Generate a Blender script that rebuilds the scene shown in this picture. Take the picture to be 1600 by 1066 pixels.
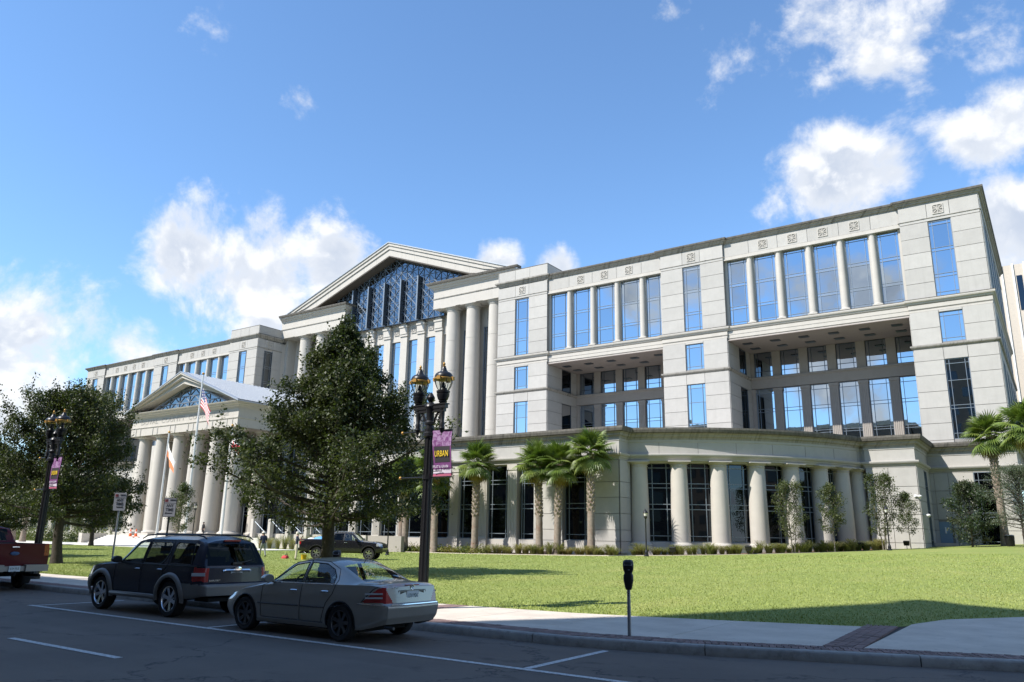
import bpy, bmesh, math, random
import numpy as np
from mathutils import Vector, Matrix
for o in list(bpy.data.objects): bpy.data.objects.remove(o)
SC=bpy.context.scene; COL=SC.collection
R=math.radians; PI=math.pi
# ---------------------------------------------------------------- camera (world: x along the facade, y into the depth, z up)
EYE=Vector((0,0,1.75)); FPX=1215.0; PITCH,ROLL,YAW=R(14.20),R(-0.98),R(34.90)
Mh=Matrix(((1,0,0),(0,math.sin(PITCH),math.cos(PITCH)),(0,-math.cos(PITCH),math.sin(PITCH))))
Mr=Matrix(((math.cos(ROLL),-math.sin(ROLL),0),(math.sin(ROLL),math.cos(ROLL),0),(0,0,1)))
Mw=Matrix(((math.cos(YAW),-math.sin(YAW),0),(math.sin(YAW),math.cos(YAW),0),(0,0,1)))
MR=Mw@Mh@Mr
cr,cd,cf=MR.col[0],MR.col[1],MR.col[2]
cam=bpy.data.cameras.new('camera'); cam.sensor_fit='HORIZONTAL'; cam.sensor_width=36.0; cam.lens=36.0*FPX/1600.0
cam.clip_start=0.1; cam.clip_end=6000
camo=bpy.data.objects.new('camera',cam); COL.objects.link(camo)
M4=Matrix(((cr.x,-cd.x,-cf.x,EYE.x),(cr.y,-cd.y,-cf.y,EYE.y),(cr.z,-cd.z,-cf.z,EYE.z),(0,0,0,1)))
camo.matrix_world=M4; SC.camera=camo
def pdir(px,py):
    return (MR@Vector(((px-800)/FPX,(py-533)/FPX,1.0))).normalized()
# ---------------------------------------------------------------- sun, sky, exposure
SUN_AZ=R(30.0); SUN_EL=R(47.0)          # azimuth: how far the shadows lean to +x from +y
SDIR=Vector((-math.sin(SUN_AZ)*math.cos(SUN_EL),-math.cos(SUN_AZ)*math.cos(SUN_EL),math.sin(SUN_EL)))   # towards the sun
sun=bpy.data.lights.new('sun','SUN'); sun.energy=4.7; sun.angle=R(0.53); sun.color=(1.0,0.955,0.895)
suno=bpy.data.objects.new('sun',sun); COL.objects.link(suno); suno.rotation_euler=SDIR.to_track_quat('Z','Y').to_euler(); suno.location=(0,0,120)
SC.view_settings.view_transform='Standard'; SC.view_settings.look='None'; SC.view_settings.exposure=0.70; SC.view_settings.gamma=1.0
SC.view_settings.use_curve_mapping=False
class NT:
    def __init__(s,tree): s.t=tree; s.n=tree.nodes; s.l=tree.links
    def new(s,typ,**kw):
        n=s.n.new(typ)
        for k,v in kw.items(): setattr(n,k,v)
        return n
    def put(s,sock,v):
        if v is None: return
        if hasattr(v,'is_output') or isinstance(v,bpy.types.NodeSocket): s.l.new(v,sock)
        else: sock.default_value=v
    def math(s,op,a,b=None,c=None,clamp=False):
        n=s.new('ShaderNodeMath',operation=op); n.use_clamp=clamp
        for i,v in enumerate((a,b,c)):
            if v is not None: s.put(n.inputs[i],v)
        return n.outputs[0]
    def vmath(s,op,a,b=None,out=0,scale=None):
        n=s.new('ShaderNodeVectorMath',operation=op); s.put(n.inputs[0],a)
        if b is not None: s.put(n.inputs[1],b)
        if scale is not None: s.put(n.inputs['Scale'],scale)
        return n.outputs[out]
    def noise(s,vec,scale,detail=3,rough=.5,dist=0,out='Fac'):
        n=s.new('ShaderNodeTexNoise'); s.put(n.inputs['Vector'],vec); s.put(n.inputs['Scale'],scale); s.put(n.inputs['Detail'],detail); s.put(n.inputs['Roughness'],rough); s.put(n.inputs['Distortion'],dist)
        return n.outputs[out]
    def mapr(s,v,a,b,c=0.,d=1.,smooth=False):
        n=s.new('ShaderNodeMapRange'); n.interpolation_type='SMOOTHSTEP' if smooth else 'LINEAR'
        for i,x in enumerate((v,a,b,c,d)): s.put(n.inputs[i],x)
        return n.outputs[0]
    def mix(s,f,a,b,blend='MIX'):
        n=s.new('ShaderNodeMix',data_type='RGBA',blend_type=blend); s.put(n.inputs[0],f)
        for i,x in ((6,a),(7,b)):
            if isinstance(x,(tuple,list)): x=tuple(x)+((1,) if len(x)==3 else ())
            s.put(n.inputs[i],x)
        return n.outputs[2]
    def comb(s,x,y,z):
        n=s.new('ShaderNodeCombineXYZ')
        for i,v in enumerate((x,y,z)): s.put(n.inputs[i],v)
        return n.outputs[0]
    def sep(s,v):
        n=s.new('ShaderNodeSeparateXYZ'); s.put(n.inputs[0],v); return n.outputs
W=bpy.data.worlds.new('World'); SC.world=W; W.use_nodes=True
W.cycles.sampling_method='MANUAL'; W.cycles.sample_map_resolution=512
SC.cycles.max_bounces=7; SC.cycles.diffuse_bounces=3; SC.cycles.glossy_bounces=4; SC.cycles.transmission_bounces=4; SC.cycles.transparent_max_bounces=10
w=NT(W.node_tree); w.n.clear()
sky=w.new('ShaderNodeTexSky',sky_type='NISHITA'); sky.sun_disc=False; sky.sun_elevation=SUN_EL
sky.sun_rotation=math.atan2(SDIR.x,SDIR.y); sky.altitude=0; sky.air_density=1.0; sky.dust_density=0.08; sky.ozone_density=3.5
gen=w.new('ShaderNodeTexCoord').outputs['Generated']
# cumulus: centres are directions in the sky; noise gives them their edges, more of the same noise fills the rest of the sky
BLOBS=[((400,430),.18,1.),((300,405),.11,.9),((520,430),.12,.9),((350,490),.09,.6),((40,560),.18,1.),((-80,600),.2,1.),((110,520),.10,.8),((30,650),.15,.7),((205,545),.085,.75),
 ((780,412),.062,1.),((868,420),.055,1.),((1300,275),.125,.92),((1385,262),.075,.68),((1215,315),.08,.62),((1590,360),.12,1.),((1560,195),.11,.78),((1480,185),.07,.55),((1630,440),.16,1.),
 ((1450,30),.22,.58),((1330,5),.17,.53),((1190,80),.14,.48),((1265,115),.08,.5),((1100,25),.10,.46),((1540,90),.10,.5),((1240,20),.10,.48),((468,155),.045,.42),((300,55),.07,.24)]
blob=None
for (px,py),rad,pk in BLOBS:
    d=pdir(px,py)
    dist=w.vmath('DISTANCE',gen,tuple(d),out='Value')
    b=w.mapr(dist,0.,rad,pk,0.,True)
    blob=b if blob is None else w.math('MAXIMUM',blob,b)
fw=pdir(800,480)
dotf=w.vmath('DOT_PRODUCT',gen,tuple(fw),out='Value')
LOWOFF=(1.7,.4,.9)
away=w.mapr(dotf,.70,.55,0.,1.,True)
low=w.noise(w.vmath('ADD',gen,LOWOFF),3.6,1,.5)
elev=w.sep(gen)[2]
rest=w.math('MULTIPLY',away,w.mapr(w.math('ADD',low,w.mapr(elev,.05,.75,.10,-.06)),.46,.66,0.,.74,True))
base=w.math('MAXIMUM',blob,rest)
warp=w.vmath('ADD',gen,w.vmath('SCALE',w.noise(gen,6.,1,.5,out='Color'),scale=.06))
f1=w.noise(warp,11.,6.5,.62)
f2=w.noise(w.vmath('ADD',warp,tuple(SDIR*0.010+Vector((0,0,.016)))),11.,3,.6)
dens=w.math('ADD',w.math('MULTIPLY',base,.95),w.math('MULTIPLY',w.math('SUBTRACT',f1,.5),1.9))
alpha=w.math('MULTIPLY',w.mapr(dens,.31,.80,0.,.97,True),w.mapr(base,0.0,.15,0.,1.,True))
lit=w.mapr(w.math('SUBTRACT',f1,f2),-.05,.09,0.,1.,True)
thick=w.mapr(dens,.5,1.15,0.,1.,True)
shade=w.math('MULTIPLY',w.math('SUBTRACT',1.,lit),w.math('ADD',.30,w.math('MULTIPLY',thick,.60)))
ccol=w.mix(shade,(.645,.655,.67),(.36,.41,.50))
bg1=w.new('ShaderNodeBackground'); w.l.new(w.mix(1.,sky.outputs[0],(.82,.96,1.04,1),'MULTIPLY'),bg1.inputs[0]); bg1.inputs[1].default_value=.15
bg2=w.new('ShaderNodeBackground'); w.l.new(ccol,bg2.inputs[0]); bg2.inputs[1].default_value=1.0
mx=w.new('ShaderNodeMixShader'); w.l.new(alpha,mx.inputs[0]); w.l.new(bg1.outputs[0],mx.inputs[1]); w.l.new(bg2.outputs[0],mx.inputs[2])
wo=w.new('ShaderNodeOutputWorld'); w.l.new(mx.outputs[0],wo.inputs[0])
# ---------------------------------------------------------------- materials
MATS={}
def mat(name,col=(.5,.5,.5),rough=.6,metal=0.,spec=.5,var=0.,vscale=3.,bump=0.,bscale=40.,coat=0.,build=None,perobj=0.):
    if name in MATS: return MATS[name]
    m=bpy.data.materials.new(name); m.use_nodes=True; MATS[name]=m
    t=NT(m.node_tree); b=t.n['Principled BSDF']
    b.inputs['Base Color'].default_value=(*col,1); b.inputs['Roughness'].default_value=rough; b.inputs['Metallic'].default_value=metal
    b.inputs['Specular IOR Level'].default_value=spec; b.inputs['Coat Weight'].default_value=coat; b.inputs['Coat Roughness'].default_value=.04
    pos=t.new('ShaderNodeNewGeometry').outputs['Position']
    c=None
    if var:
        n=t.noise(pos,vscale,5,.6)
        c=t.mix(t.mapr(n,.3,.7),tuple(x*(1-var) for x in col),tuple(min(1,x*(1+var)) for x in col))
    if perobj:
        r=t.new('ShaderNodeObjectInfo').outputs['Random']
        c=t.mix(1.,c if c is not None else (*col,1),t.mix(r,(1-perobj,)*3,(1+perobj,)*3),'MULTIPLY')
    if build: c=build(t,b,pos,c) or c
    if c is not None: t.l.new(c,b.inputs['Base Color'])
    if bump:
        bn=t.new('ShaderNodeBump'); bn.inputs['Strength'].default_value=bump; bn.inputs['Distance'].default_value=.02
        t.l.new(t.noise(pos,bscale,4,.6),bn.inputs['Height']); t.l.new(bn.outputs[0],b.inputs['Normal'])
    return m
def stone_build(dark,amt):
    def f(t,b,pos,c):
        x,y,z=t.sep(pos)
        st=t.noise(t.comb(t.math('MULTIPLY',t.math('ADD',x,y),2.2),0.,t.math('MULTIPLY',z,.16)),1.,5,.65)
        big=t.noise(pos,.12,3,.5)
        m=t.math('MULTIPLY',t.mapr(st,.50,.78,0.,1.),t.mapr(big,.35,.7,.25,1.))
        return t.mix(t.math('MULTIPLY',m,amt),c,(*dark,1))
    return f
STONE=(.405,.388,.355)
stone=mat('pale_precast_stone',STONE,.82,var=.05,vscale=1.3,bump=.05,bscale=60,perobj=.055,build=stone_build((.22,.205,.18),.26))
stone2=mat('smooth_pale_stone',(.455,.425,.375),.8,var=.04,vscale=1.1,build=stone_build((.24,.22,.19),.26))
stain=mat('weathered_cornice_stone',(.30,.28,.245),.88,var=.12,vscale=2.,build=stone_build((.045,.04,.033),1.6))
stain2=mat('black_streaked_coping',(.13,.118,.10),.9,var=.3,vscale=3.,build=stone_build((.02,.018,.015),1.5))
joint=mat('mortar_joint',(.24,.228,.21),.95)
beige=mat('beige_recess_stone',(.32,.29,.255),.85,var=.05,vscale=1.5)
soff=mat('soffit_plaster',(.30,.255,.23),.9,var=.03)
frame=mat('silver_mullion',(.20,.235,.27),.4,.4)
frame_dk=mat('dark_mullion',(.085,.10,.12),.4,.5)
frame_lt=mat('white_lattice',(.17,.21,.26),.5,.2)
gl_gable=None
def glass_build(t,b,pos,c):
    bn=t.new('ShaderNodeBump'); bn.inputs['Strength'].default_value=.05; bn.inputs['Distance'].default_value=.05
    t.l.new(t.noise(pos,.55,2,.5),bn.inputs['Height']); t.l.new(bn.outputs[0],b.inputs['Normal'])
gl=mat('reflective_blue_glass',(.37,.425,.48),.015,1.,build=glass_build,perobj=.13)
gl_dk=mat('dark_tinted_glass',(.06,.072,.085),.02,1.,build=glass_build,perobj=.2)
gl_gable=mat('gable_glass',(.15,.175,.20),.02,1.,build=glass_build)
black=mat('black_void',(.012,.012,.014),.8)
# ---------------------------------------------------------------- mesh helpers
def label(o,lab,cat,group=None,kind=None):
    if lab: o['label']=lab
    if cat: o['category']=cat
    if group: o['group']=group
    if kind: o['kind']=kind
    return o
def empty(name,loc=(0,0,0),rz=0.,lab=None,cat=None,group=None):
    o=bpy.data.objects.new(name,None); o.empty_display_size=.3; COL.objects.link(o); o.location=loc; o.rotation_euler=(0,0,rz)
    return label(o,lab,cat,group)
WM={}
def wmat(o):
    return Matrix.LocRotScale(o.location,o.rotation_euler,o.scale) if o.parent is None else wmat(o.parent)@o.matrix_parent_inverse@Matrix.LocRotScale(o.location,o.rotation_euler,o.scale)
def adopt(o,parent,keep=True):
    if parent is None: return o
    o.parent=parent
    if keep: o.matrix_parent_inverse=wmat(parent).inverted()
    return o
def copy_tree(o,parent=None):
    c=o.copy(); COL.objects.link(c)
    if parent is not None: c.parent=parent
    for ch in o.children: copy_tree(ch,c)
    return c
class MB:
    def __init__(s): s.v=[]; s.f=[]; s.m=[]; s.cm=0
    def add(s,vs,fs):
        b=len(s.v); s.v.extend(tuple(v) for v in vs)
        for f in fs: s.f.append(tuple(b+i for i in f)); s.m.append(s.cm)
        return s
    def box(s,x0,x1,y0,y1,z0,z1):
        return s.add([(x0,y0,z0),(x1,y0,z0),(x1,y1,z0),(x0,y1,z0),(x0,y0,z1),(x1,y0,z1),(x1,y1,z1),(x0,y1,z1)],[(0,3,2,1),(4,5,6,7),(0,1,5,4),(1,2,6,5),(2,3,7,6),(3,0,4,7)])
    def obox(s,o,u,n,a0,a1,b0,b1,d0,d1):   # a along u, b up, d along n (outward)
        P=lambda a,b,d:(o[0]+u[0]*a+n[0]*d,o[1]+u[1]*a+n[1]*d,o[2]+b)
        return s.add([P(a0,b0,d1),P(a1,b0,d1),P(a1,b0,d0),P(a0,b0,d0),P(a0,b1,d1),P(a1,b1,d1),P(a1,b1,d0),P(a0,b1,d0)],[(0,3,2,1),(4,5,6,7),(0,1,5,4),(1,2,6,5),(2,3,7,6),(3,0,4,7)])
    def lathe(s,prof,c=(0,0,0),n=20,axis='z',cap=True):
        vs=[];fs=[]
        for r,z in prof:
            for k in range(n):
                a=2*PI*k/n; x,y=r*math.cos(a),r*math.sin(a)
                p=(x,y,z) if axis=='z' else ((x,z,y) if axis=='y' else (z,x,y))
                vs.append((p[0]+c[0],p[1]+c[1],p[2]+c[2]))
        for i in range(len(prof)-1):
            for k in range(n):
                fs.append((i*n+k,i*n+(k+1)%n,(i+1)*n+(k+1)%n,(i+1)*n+k))
        if cap: fs.append(tuple(range(n-1,-1,-1))); fs.append(tuple((len(prof)-1)*n+k for k in range(n)))
        return s.add(vs,fs)
    def tube(s,pts,r,n=6,cap=True,closed=False):
        pts=[Vector(p) for p in pts]; N=len(pts)
        rr=r if isinstance(r,(list,tuple)) else [r]*N
        vs=[];fs=[]; up=Vector((0,0,1)); pa=None
        for i,p in enumerate(pts):
            if closed: d=pts[(i+1)%N]-pts[i-1]
            else: d=pts[min(i+1,N-1)]-pts[max(i-1,0)]
            if d.length<1e-9: d=Vector((0,0,1))
            d.normalize()
            if pa is None: pa=d.orthogonal().normalized()
            pa=(pa-d*pa.dot(d)); pa=pa.normalized() if pa.length>1e-6 else d.orthogonal().normalized()
            pb=d.cross(pa)
            for k in range(n):
                a=2*PI*k/n; q=p+(pa*math.cos(a)+pb*math.sin(a))*rr[i]; vs.append(q)
        for i in range(N if closed else N-1):
            j=(i+1)%N
            for k in range(n): fs.append((i*n+k,i*n+(k+1)%n,j*n+(k+1)%n,j*n+k))
        if cap and not closed: fs.append(tuple(range(n-1,-1,-1))); fs.append(tuple((N-1)*n+k for k in range(n)))
        return s.add(vs,fs)
    def prism(s,poly,z0,z1):
        n=len(poly); return s.add([(p[0],p[1],z0) for p in poly]+[(p[0],p[1],z1) for p in poly],[tuple(range(n-1,-1,-1)),tuple(range(n,2*n))]+[(i,(i+1)%n,n+(i+1)%n,n+i) for i in range(n)])
    def sweep(s,path,prof,closed=False,caps=True):
        # prof: list of (out,z); out = to the right of the path direction
        P=[Vector((p[0],p[1])) for p in path]; N=len(P); vs=[]; fs=[]; K=len(prof)
        for i in range(N):
            a=P[i]-P[i-1] if (i>0 or closed) else P[1]-P[0]
            b=P[(i+1)%N]-P[i] if (i<N-1 or closed) else P[-1]-P[-2]
            a.normalize(); b.normalize()
            na=Vector((a.y,-a.x)); nb=Vector((b.y,-b.x)); m=(na+nb)
            m=m/max(m.length_squared,.2)*2. if m.length>1e-6 else na
            for o,z in prof: vs.append((P[i].x+m.x*o,P[i].y+m.y*o,z))
        for i in range(N if closed else N-1):
            j=(i+1)%N
            for k in range(K-1): fs.append((i*K+k,j*K+k,j*K+k+1,i*K+k+1))
        if caps and not closed: fs.append(tuple(range(K))); fs.append(tuple((N-1)*K+k for k in range(K-1,-1,-1)))
        return s.add(vs,fs)
    def build(s,name,mats,parent=None,smooth=None,origin=None,lab=None,cat=None,group=None,kind=None,local=False):
        if not isinstance(mats,(list,tuple)): mats=[mats]
        v=np.array(s.v,dtype=np.float64).reshape(-1,3)
        if local: c=np.zeros(3)
        elif origin is not None: c=np.array(origin,float)
        elif len(v): lo,hi=v.min(0),v.max(0); c=np.array(((lo[0]+hi[0])/2,(lo[1]+hi[1])/2,lo[2]))
        else: c=np.zeros(3)
        me=bpy.data.meshes.new(name); me.from_pydata((v-c).tolist(),[],s.f)
        for m in mats: me.materials.append(m)
        if len(mats)>1: me.polygons.foreach_set('material_index',s.m)
        if smooth is not None:
            me.polygons.foreach_set('use_smooth',[True]*len(me.polygons)); me.set_sharp_from_angle(angle=R(smooth))
        me.update()
        o=bpy.data.objects.new(name,me); COL.objects.link(o); o.location=c
        adopt(o,parent,not local)
        return label(o,lab,cat,group,kind)
def mesh_np(name,verts,faces_flat,sizes,mats):
    me=bpy.data.meshes.new(name); nv=len(verts); nl=len(faces_flat); nf=len(sizes)
    me.vertices.add(nv); me.vertices.foreach_set('co',np.asarray(verts,dtype=np.float32).ravel())
    me.loops.add(nl); me.loops.foreach_set('vertex_index',np.asarray(faces_flat,dtype=np.int32))
    me.polygons.add(nf); st=np.concatenate(([0],np.cumsum(sizes)[:-1])).astype(np.int32)
    me.polygons.foreach_set('loop_start',st); me.polygons.foreach_set('loop_total',np.asarray(sizes,dtype=np.int32))
    me.update(calc_edges=True)
    for m in (mats if isinstance(mats,(list,tuple)) else [mats]): me.materials.append(m)
    return me
def mobj(name,me,parent=None,loc=(0,0,0),rot=(0,0,0),sc=(1,1,1),lab=None,cat=None,group=None,kind=None,local=True):
    o=bpy.data.objects.new(name,me); COL.objects.link(o); o.location=loc; o.rotation_euler=rot; o.scale=sc
    adopt(o,parent,not local); return label(o,lab,cat,group,kind)
def text_mesh(txt,size,depth=.01,bold=0.):
    cu=bpy.data.curves.new('lettering','FONT'); cu.body=txt; cu.size=size; cu.extrude=depth; cu.align_x='CENTER'; cu.align_y='CENTER'; cu.offset=bold; cu.resolution_u=2
    o=bpy.data.objects.new('lettering',cu); COL.objects.link(o)
    dg=bpy.context.evaluated_depsgraph_get(); me=bpy.data.meshes.new_from_object(o.evaluated_get(dg)); me.name='lettering'
    bpy.data.objects.remove(o); bpy.data.curves.remove(cu); return me
def lettering(name,txt,size,mtl,parent,loc,u,n,width=None,depth=.01,bold=0.):
    me=text_mesh(txt,size,depth,bold); me.materials.clear(); me.materials.append(mtl)
    u=Vector(u).normalized(); n=Vector(n).normalized(); up=n.cross(u)
    sx=1.
    if width:
        xs=[v.co.x for v in me.vertices]; sx=width/(max(xs)-min(xs))
    M=Matrix(((u.x*sx,up.x,n.x,loc[0]),(u.y*sx,up.y,n.y,loc[1]),(u.z*sx,up.z,n.z,loc[2]),(0,0,0,1)))
    me.transform(M)
    c=Vector(loc); me.transform(Matrix.Translation(-c))
    o=bpy.data.objects.new(name,me); COL.objects.link(o); o.location=c; adopt(o,parent); return o
def inter(x,xs,ys): return float(np.interp(x,xs,ys))
# ---------------------------------------------------------------- ground, road, kerb, pavement, lawn
KS=[-400,-60,-7.2,-5.2,-3.6,-2.2,-.7,2,8,40]; KT=[12,12,12,12.42,12.98,13.5,14.08,15.1,17.4,30]
LS=[-400,-80,-31.5,-14,-9.2,-6.7,-3.5,-2.95,-2.45,-1.06,3,12,40]; LT=[15.1,15.1,15.15,15.5,15.86,16.5,17.55,18.4,20.5,22.7,25.2,30,44]
kt=lambda s:inter(s,KS,KT); le=lambda s:inter(s,LS,LT)
GS=[-400,-60,-47,-36,-29,-17.7,-10.5,-3,30]; GG=[0,0,.05,.23,.40,.89,1.24,1.55,1.7]
def zl(s,t): return .15+max(0.,min(1.3,(t-max(16.,le(s)))/62.))*inter(s,GS,GG)
def asphalt_b(t,b,pos,c):
    n=t.noise(pos,160,3,.7); m=t.noise(pos,.35,4,.6); x,y,z=t.sep(pos)
    tr=t.noise(t.comb(t.math('MULTIPLY',x,.08),t.math('MULTIPLY',y,1.6),0.),1.,4,.6)
    c=t.mix(t.mapr(n,.35,.7),(.10,.080,.064,1),(.215,.178,.147,1))
    c=t.mix(t.math('MULTIPLY',t.mapr(m,.4,.62),.7),c,(.105,.087,.072,1))
    c=t.mix(t.math('MULTIPLY',t.mapr(tr,.52,.75),.35),c,(.20,.168,.142,1))
    oil=t.noise(t.vmath('MULTIPLY',pos,(1.,1.6,1.)),.9,3,.7); c=t.mix(t.math('MULTIPLY',t.mapr(oil,.60,.74),.6),c,(.028,.025,.023,1))
    v=t.new('ShaderNodeTexVoronoi',feature='DISTANCE_TO_EDGE'); v.inputs['Scale'].default_value=.22
    t.l.new(t.vmath('ADD',pos,t.vmath('SCALE',t.noise(pos,1.3,4,.7,out='Color'),scale=1.6)),v.inputs['Vector'])
    return t.mix(t.math('MULTIPLY',t.mapr(v.outputs['Distance'],.0,.010,1.,0.),.8),c,(.018,.018,.02,1))
asph=mat('asphalt',(.06,.06,.062),.9,build=asphalt_b,bump=.35,bscale=130)
def conc_b(t,b,pos,c):
    n=t.noise(pos,1.1,5,.65); f=t.noise(pos,60,3,.7)
    c=t.mix(t.mapr(n,.35,.72),(.50,.435,.355,1),(.65,.575,.475,1)); c=t.mix(t.math('MULTIPLY',t.mapr(f,.4,.7),.22),c,(.36,.33,.29,1))
    sp=t.noise(pos,9,2,.5); return t.mix(t.math('MULTIPLY',t.mapr(sp,.68,.74),.5),c,(.24,.23,.21,1))
conc=mat('pavement_concrete',(.48,.46,.42),.9,build=conc_b,perobj=.05,bump=.12,bscale=70)
kerbm=mat('kerb_concrete',(.30,.285,.26),.9,var=.22,vscale=2.5,bump=.15,bscale=50,perobj=.06,build=lambda t,b,pos,c:t.mix(t.mapr(t.noise(pos,7,5,.7),.5,.75,0,.55),c,(.10,.095,.085,1)))
dirt=mat('dark_joint_sand',(.055,.05,.045),1.)
brickm=mat('red_brick_paver',(.19,.125,.11),.9,var=.15,vscale=8,perobj=.30)
paint=mat('white_road_paint',(.52,.52,.50),.8,build=lambda t,b,pos,c:t.mix(t.mapr(t.noise(pos,22,4,.7),.48,.66,0,.75),(.58,.58,.56,1),(.10,.10,.105,1)))
def lawn_b(t,b,pos,c):
    a=t.noise(pos,.25,4,.6); f=t.noise(pos,14,3,.6); x,y,z=t.sep(pos)
    s=t.noise(t.comb(t.math('MULTIPLY',x,1.),t.math('MULTIPLY',y,.35),0.),.5,3,.6)
    c=t.mix(t.mapr(a,.35,.66),(.195,.24,.045,1),(.255,.285,.07,1))
    c=t.mix(t.math('MULTIPLY',t.mapr(s,.52,.72),.65),c,(.33,.31,.09,1))
    return t.mix(t.math('MULTIPLY',t.mapr(f,.42,.62),.75),c,(.135,.18,.03,1))
lawnm=mat('lawn_turf',(.1,.15,.03),.95,build=lawn_b,bump=.8,bscale=30)
mulch=mat('brown_mulch',(.13,.075,.045),1.,var=.4,vscale=9,bump=.5,bscale=25)
pathm=mat('bright_path_concrete',(.60,.58,.53),.9,var=.06,vscale=.8)
far=mat('far_ground',(.11,.12,.07),1.,var=.3,vscale=.02)
def struct(o): o['kind']='structure'; return o
g=MB().box(-3000,3000,-3000,3000,-1.2,-.35).build('ground',far,kind='structure')
MB().box(-400,60,-6.2,20,-.34,-.001).build('road',asph,kind='structure')
# lane paint
def paint_strip(name,x0,x1,y0,y1): MB().box(x0,x1,y0,y1,.001,.005).build(name,paint,kind='structure')
paint_strip('parking_lane_line',-20.55,8.5,9.48,9.60)
for x in (-20.35,-13.62,-6.36,.9): MB().add([(x-.06,9.61,.005),(x+.06,9.61,.005),(x+.06,kt(x)-.25,.005),(x-.06,kt(x)-.25,.005)],[(0,1,2,3)]).build('parking_bay_line',paint,kind='structure')
for x in (-27,-14.6,-2.2): paint_strip('lane_dash',x,x+3.3,6.5,6.62)
# kerb: one stone after another along the kerb line, rounded nose
kerb=MB().sweep([(s,kt(s)+.20) for s in (-120,-60,-7.2,-5.2,-3.6,-2.2,-.7,2,8,20)],[(0,-.3),(.16,-.3),(.16,.10),(0,.10)]).build('kerb',dirt,kind='structure')
S=-75.
while S<14:
    e=S+2.92; ss=np.linspace(S+.008,e-.008,5)
    MB().sweep([(s,kt(s)) for s in ss],[(-.19,-.2),(.01,-.2),(0,.0),(-.012,.115),(-.035,.142),(-.07,.150),(-.19,.150),(-.19,-.2)]).build('kerb_stone',kerbm,kerb,smooth=40)
    S=e
# pavement: bed, slabs, bricks
xs=[-400,-120,-60,-31.5,-14,-11,-9.2,-8,-6.7,-5.2,-3.5,-2.95,-2.45,-1.06,3,12,40]
pav=MB().add([(s,kt(s)+.18,.118) for s in xs]+[(s,le(s)+.02,.118) for s in xs],[(i,i+1,len(xs)+i+1,len(xs)+i) for i in range(len(xs)-1)]).build('pavement',dirt,kind='structure')
BR=.70   # brick course ends this far behind the kerb line
def slab(s0,s1):
    s0+=.008;s1-=.008; pts=[s for s in np.linspace(s0,s1,24 if s1>-4 else 3)]
    poly=[(s,kt(s)+BR+.008) for s in pts]+[(s,le(s)-.008) for s in reversed(pts)]
    MB().prism(poly,.09,.150).build('paving_slab',conc,pav)
cross=[-3.45,-2.87],[-12.6,-12.0],[-22.4,-21.8],[-33,-32.4]
edges=[14,11.5,9,6.5,4,1.6,-.6,-2.87,-3.45,-5.85,-8.3,-10.3,-12.0,-12.6,-15,-17.4,-19.7,-21.8,-22.4,-25,-27.7,-30.1,-32.4,-33]+[-33-2.5*i for i in range(1,20)]
for a,b in zip(edges,edges[1:]):
    if any(abs(b-c[0])<.01 for c in cross): continue
    slab(b,a)
brick_me=bpy.data.meshes.new('brick'); bb=MB().box(-.5,.5,-.5,.5,-.5,.5)
brick_me.from_pydata(bb.v,[],bb.f); brick_me.materials.append(brickm)
BL=[]
s=14.
while s>-60:
    for r in range(2): BL.append((s-.052,kt(s)+.195+.125+r*.253,.096,.243,math.atan2(kt(s)-kt(s-.104),.104)))
    s-=.104
for c in cross:
    m=(c[0]+c[1])/2; y=kt(m)+BR+.06
    while y<le(m)-.05:
        for q in range(4): BL.append((c[0]+.0725+.145*q+(-.035*(y-kt(m)-BR) if m>-4 else 0),y,.135,.1,0.))
        y+=.108
rb=random.Random(4)
BL.sort(key=lambda b:math.hypot(b[0],b[1]) if (b[0]<-.2 and b[0]/b[1]>-1.9) else 100+abs(b[0]))
rest=MB()
for i,(x,y,dx,dy,a) in enumerate(BL):
    z=.128+rb.uniform(-.003,.003)
    if i<290: mobj('brick',brick_me,pav,(x,y,z),(rb.uniform(-.01,.01),rb.uniform(-.01,.01),a),(dx,dy,.05),local=False)
    else: rest.obox((x,y,z),(math.cos(a),math.sin(a)),(math.sin(a),-math.cos(a)),-dx/2,dx/2,-.025,.025,-dy/2,dy/2)
rest.build('bricks',brickm,pav,kind='stuff')
# lawn: one sheet from the pavement to the planting beds, rising to the right
gs=np.array(sorted(set(list(np.linspace(-170,-60,12))+list(np.linspace(-58,-10,25))+list(np.linspace(-9.5,3,60))+list(np.linspace(4,30,14))+LS[2:12])))
gt=np.linspace(0,1,40); V=[];F=[]
for q in gt:
    for s in gs:
        t0=le(s)-.012; t=t0+(100-t0)*q; V.append((s,t,zl(s,t)+ (-.0 if q>0 else -.02)))
n=len(gs)
for i in range(len(gt)-1):
    for j in range(n-1): F.append((i*n+j,i*n+j+1,(i+1)*n+j+1,(i+1)*n+j))
lawn=MB().add(V,F).build('lawn',lawnm,kind='structure',smooth=60)
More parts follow.
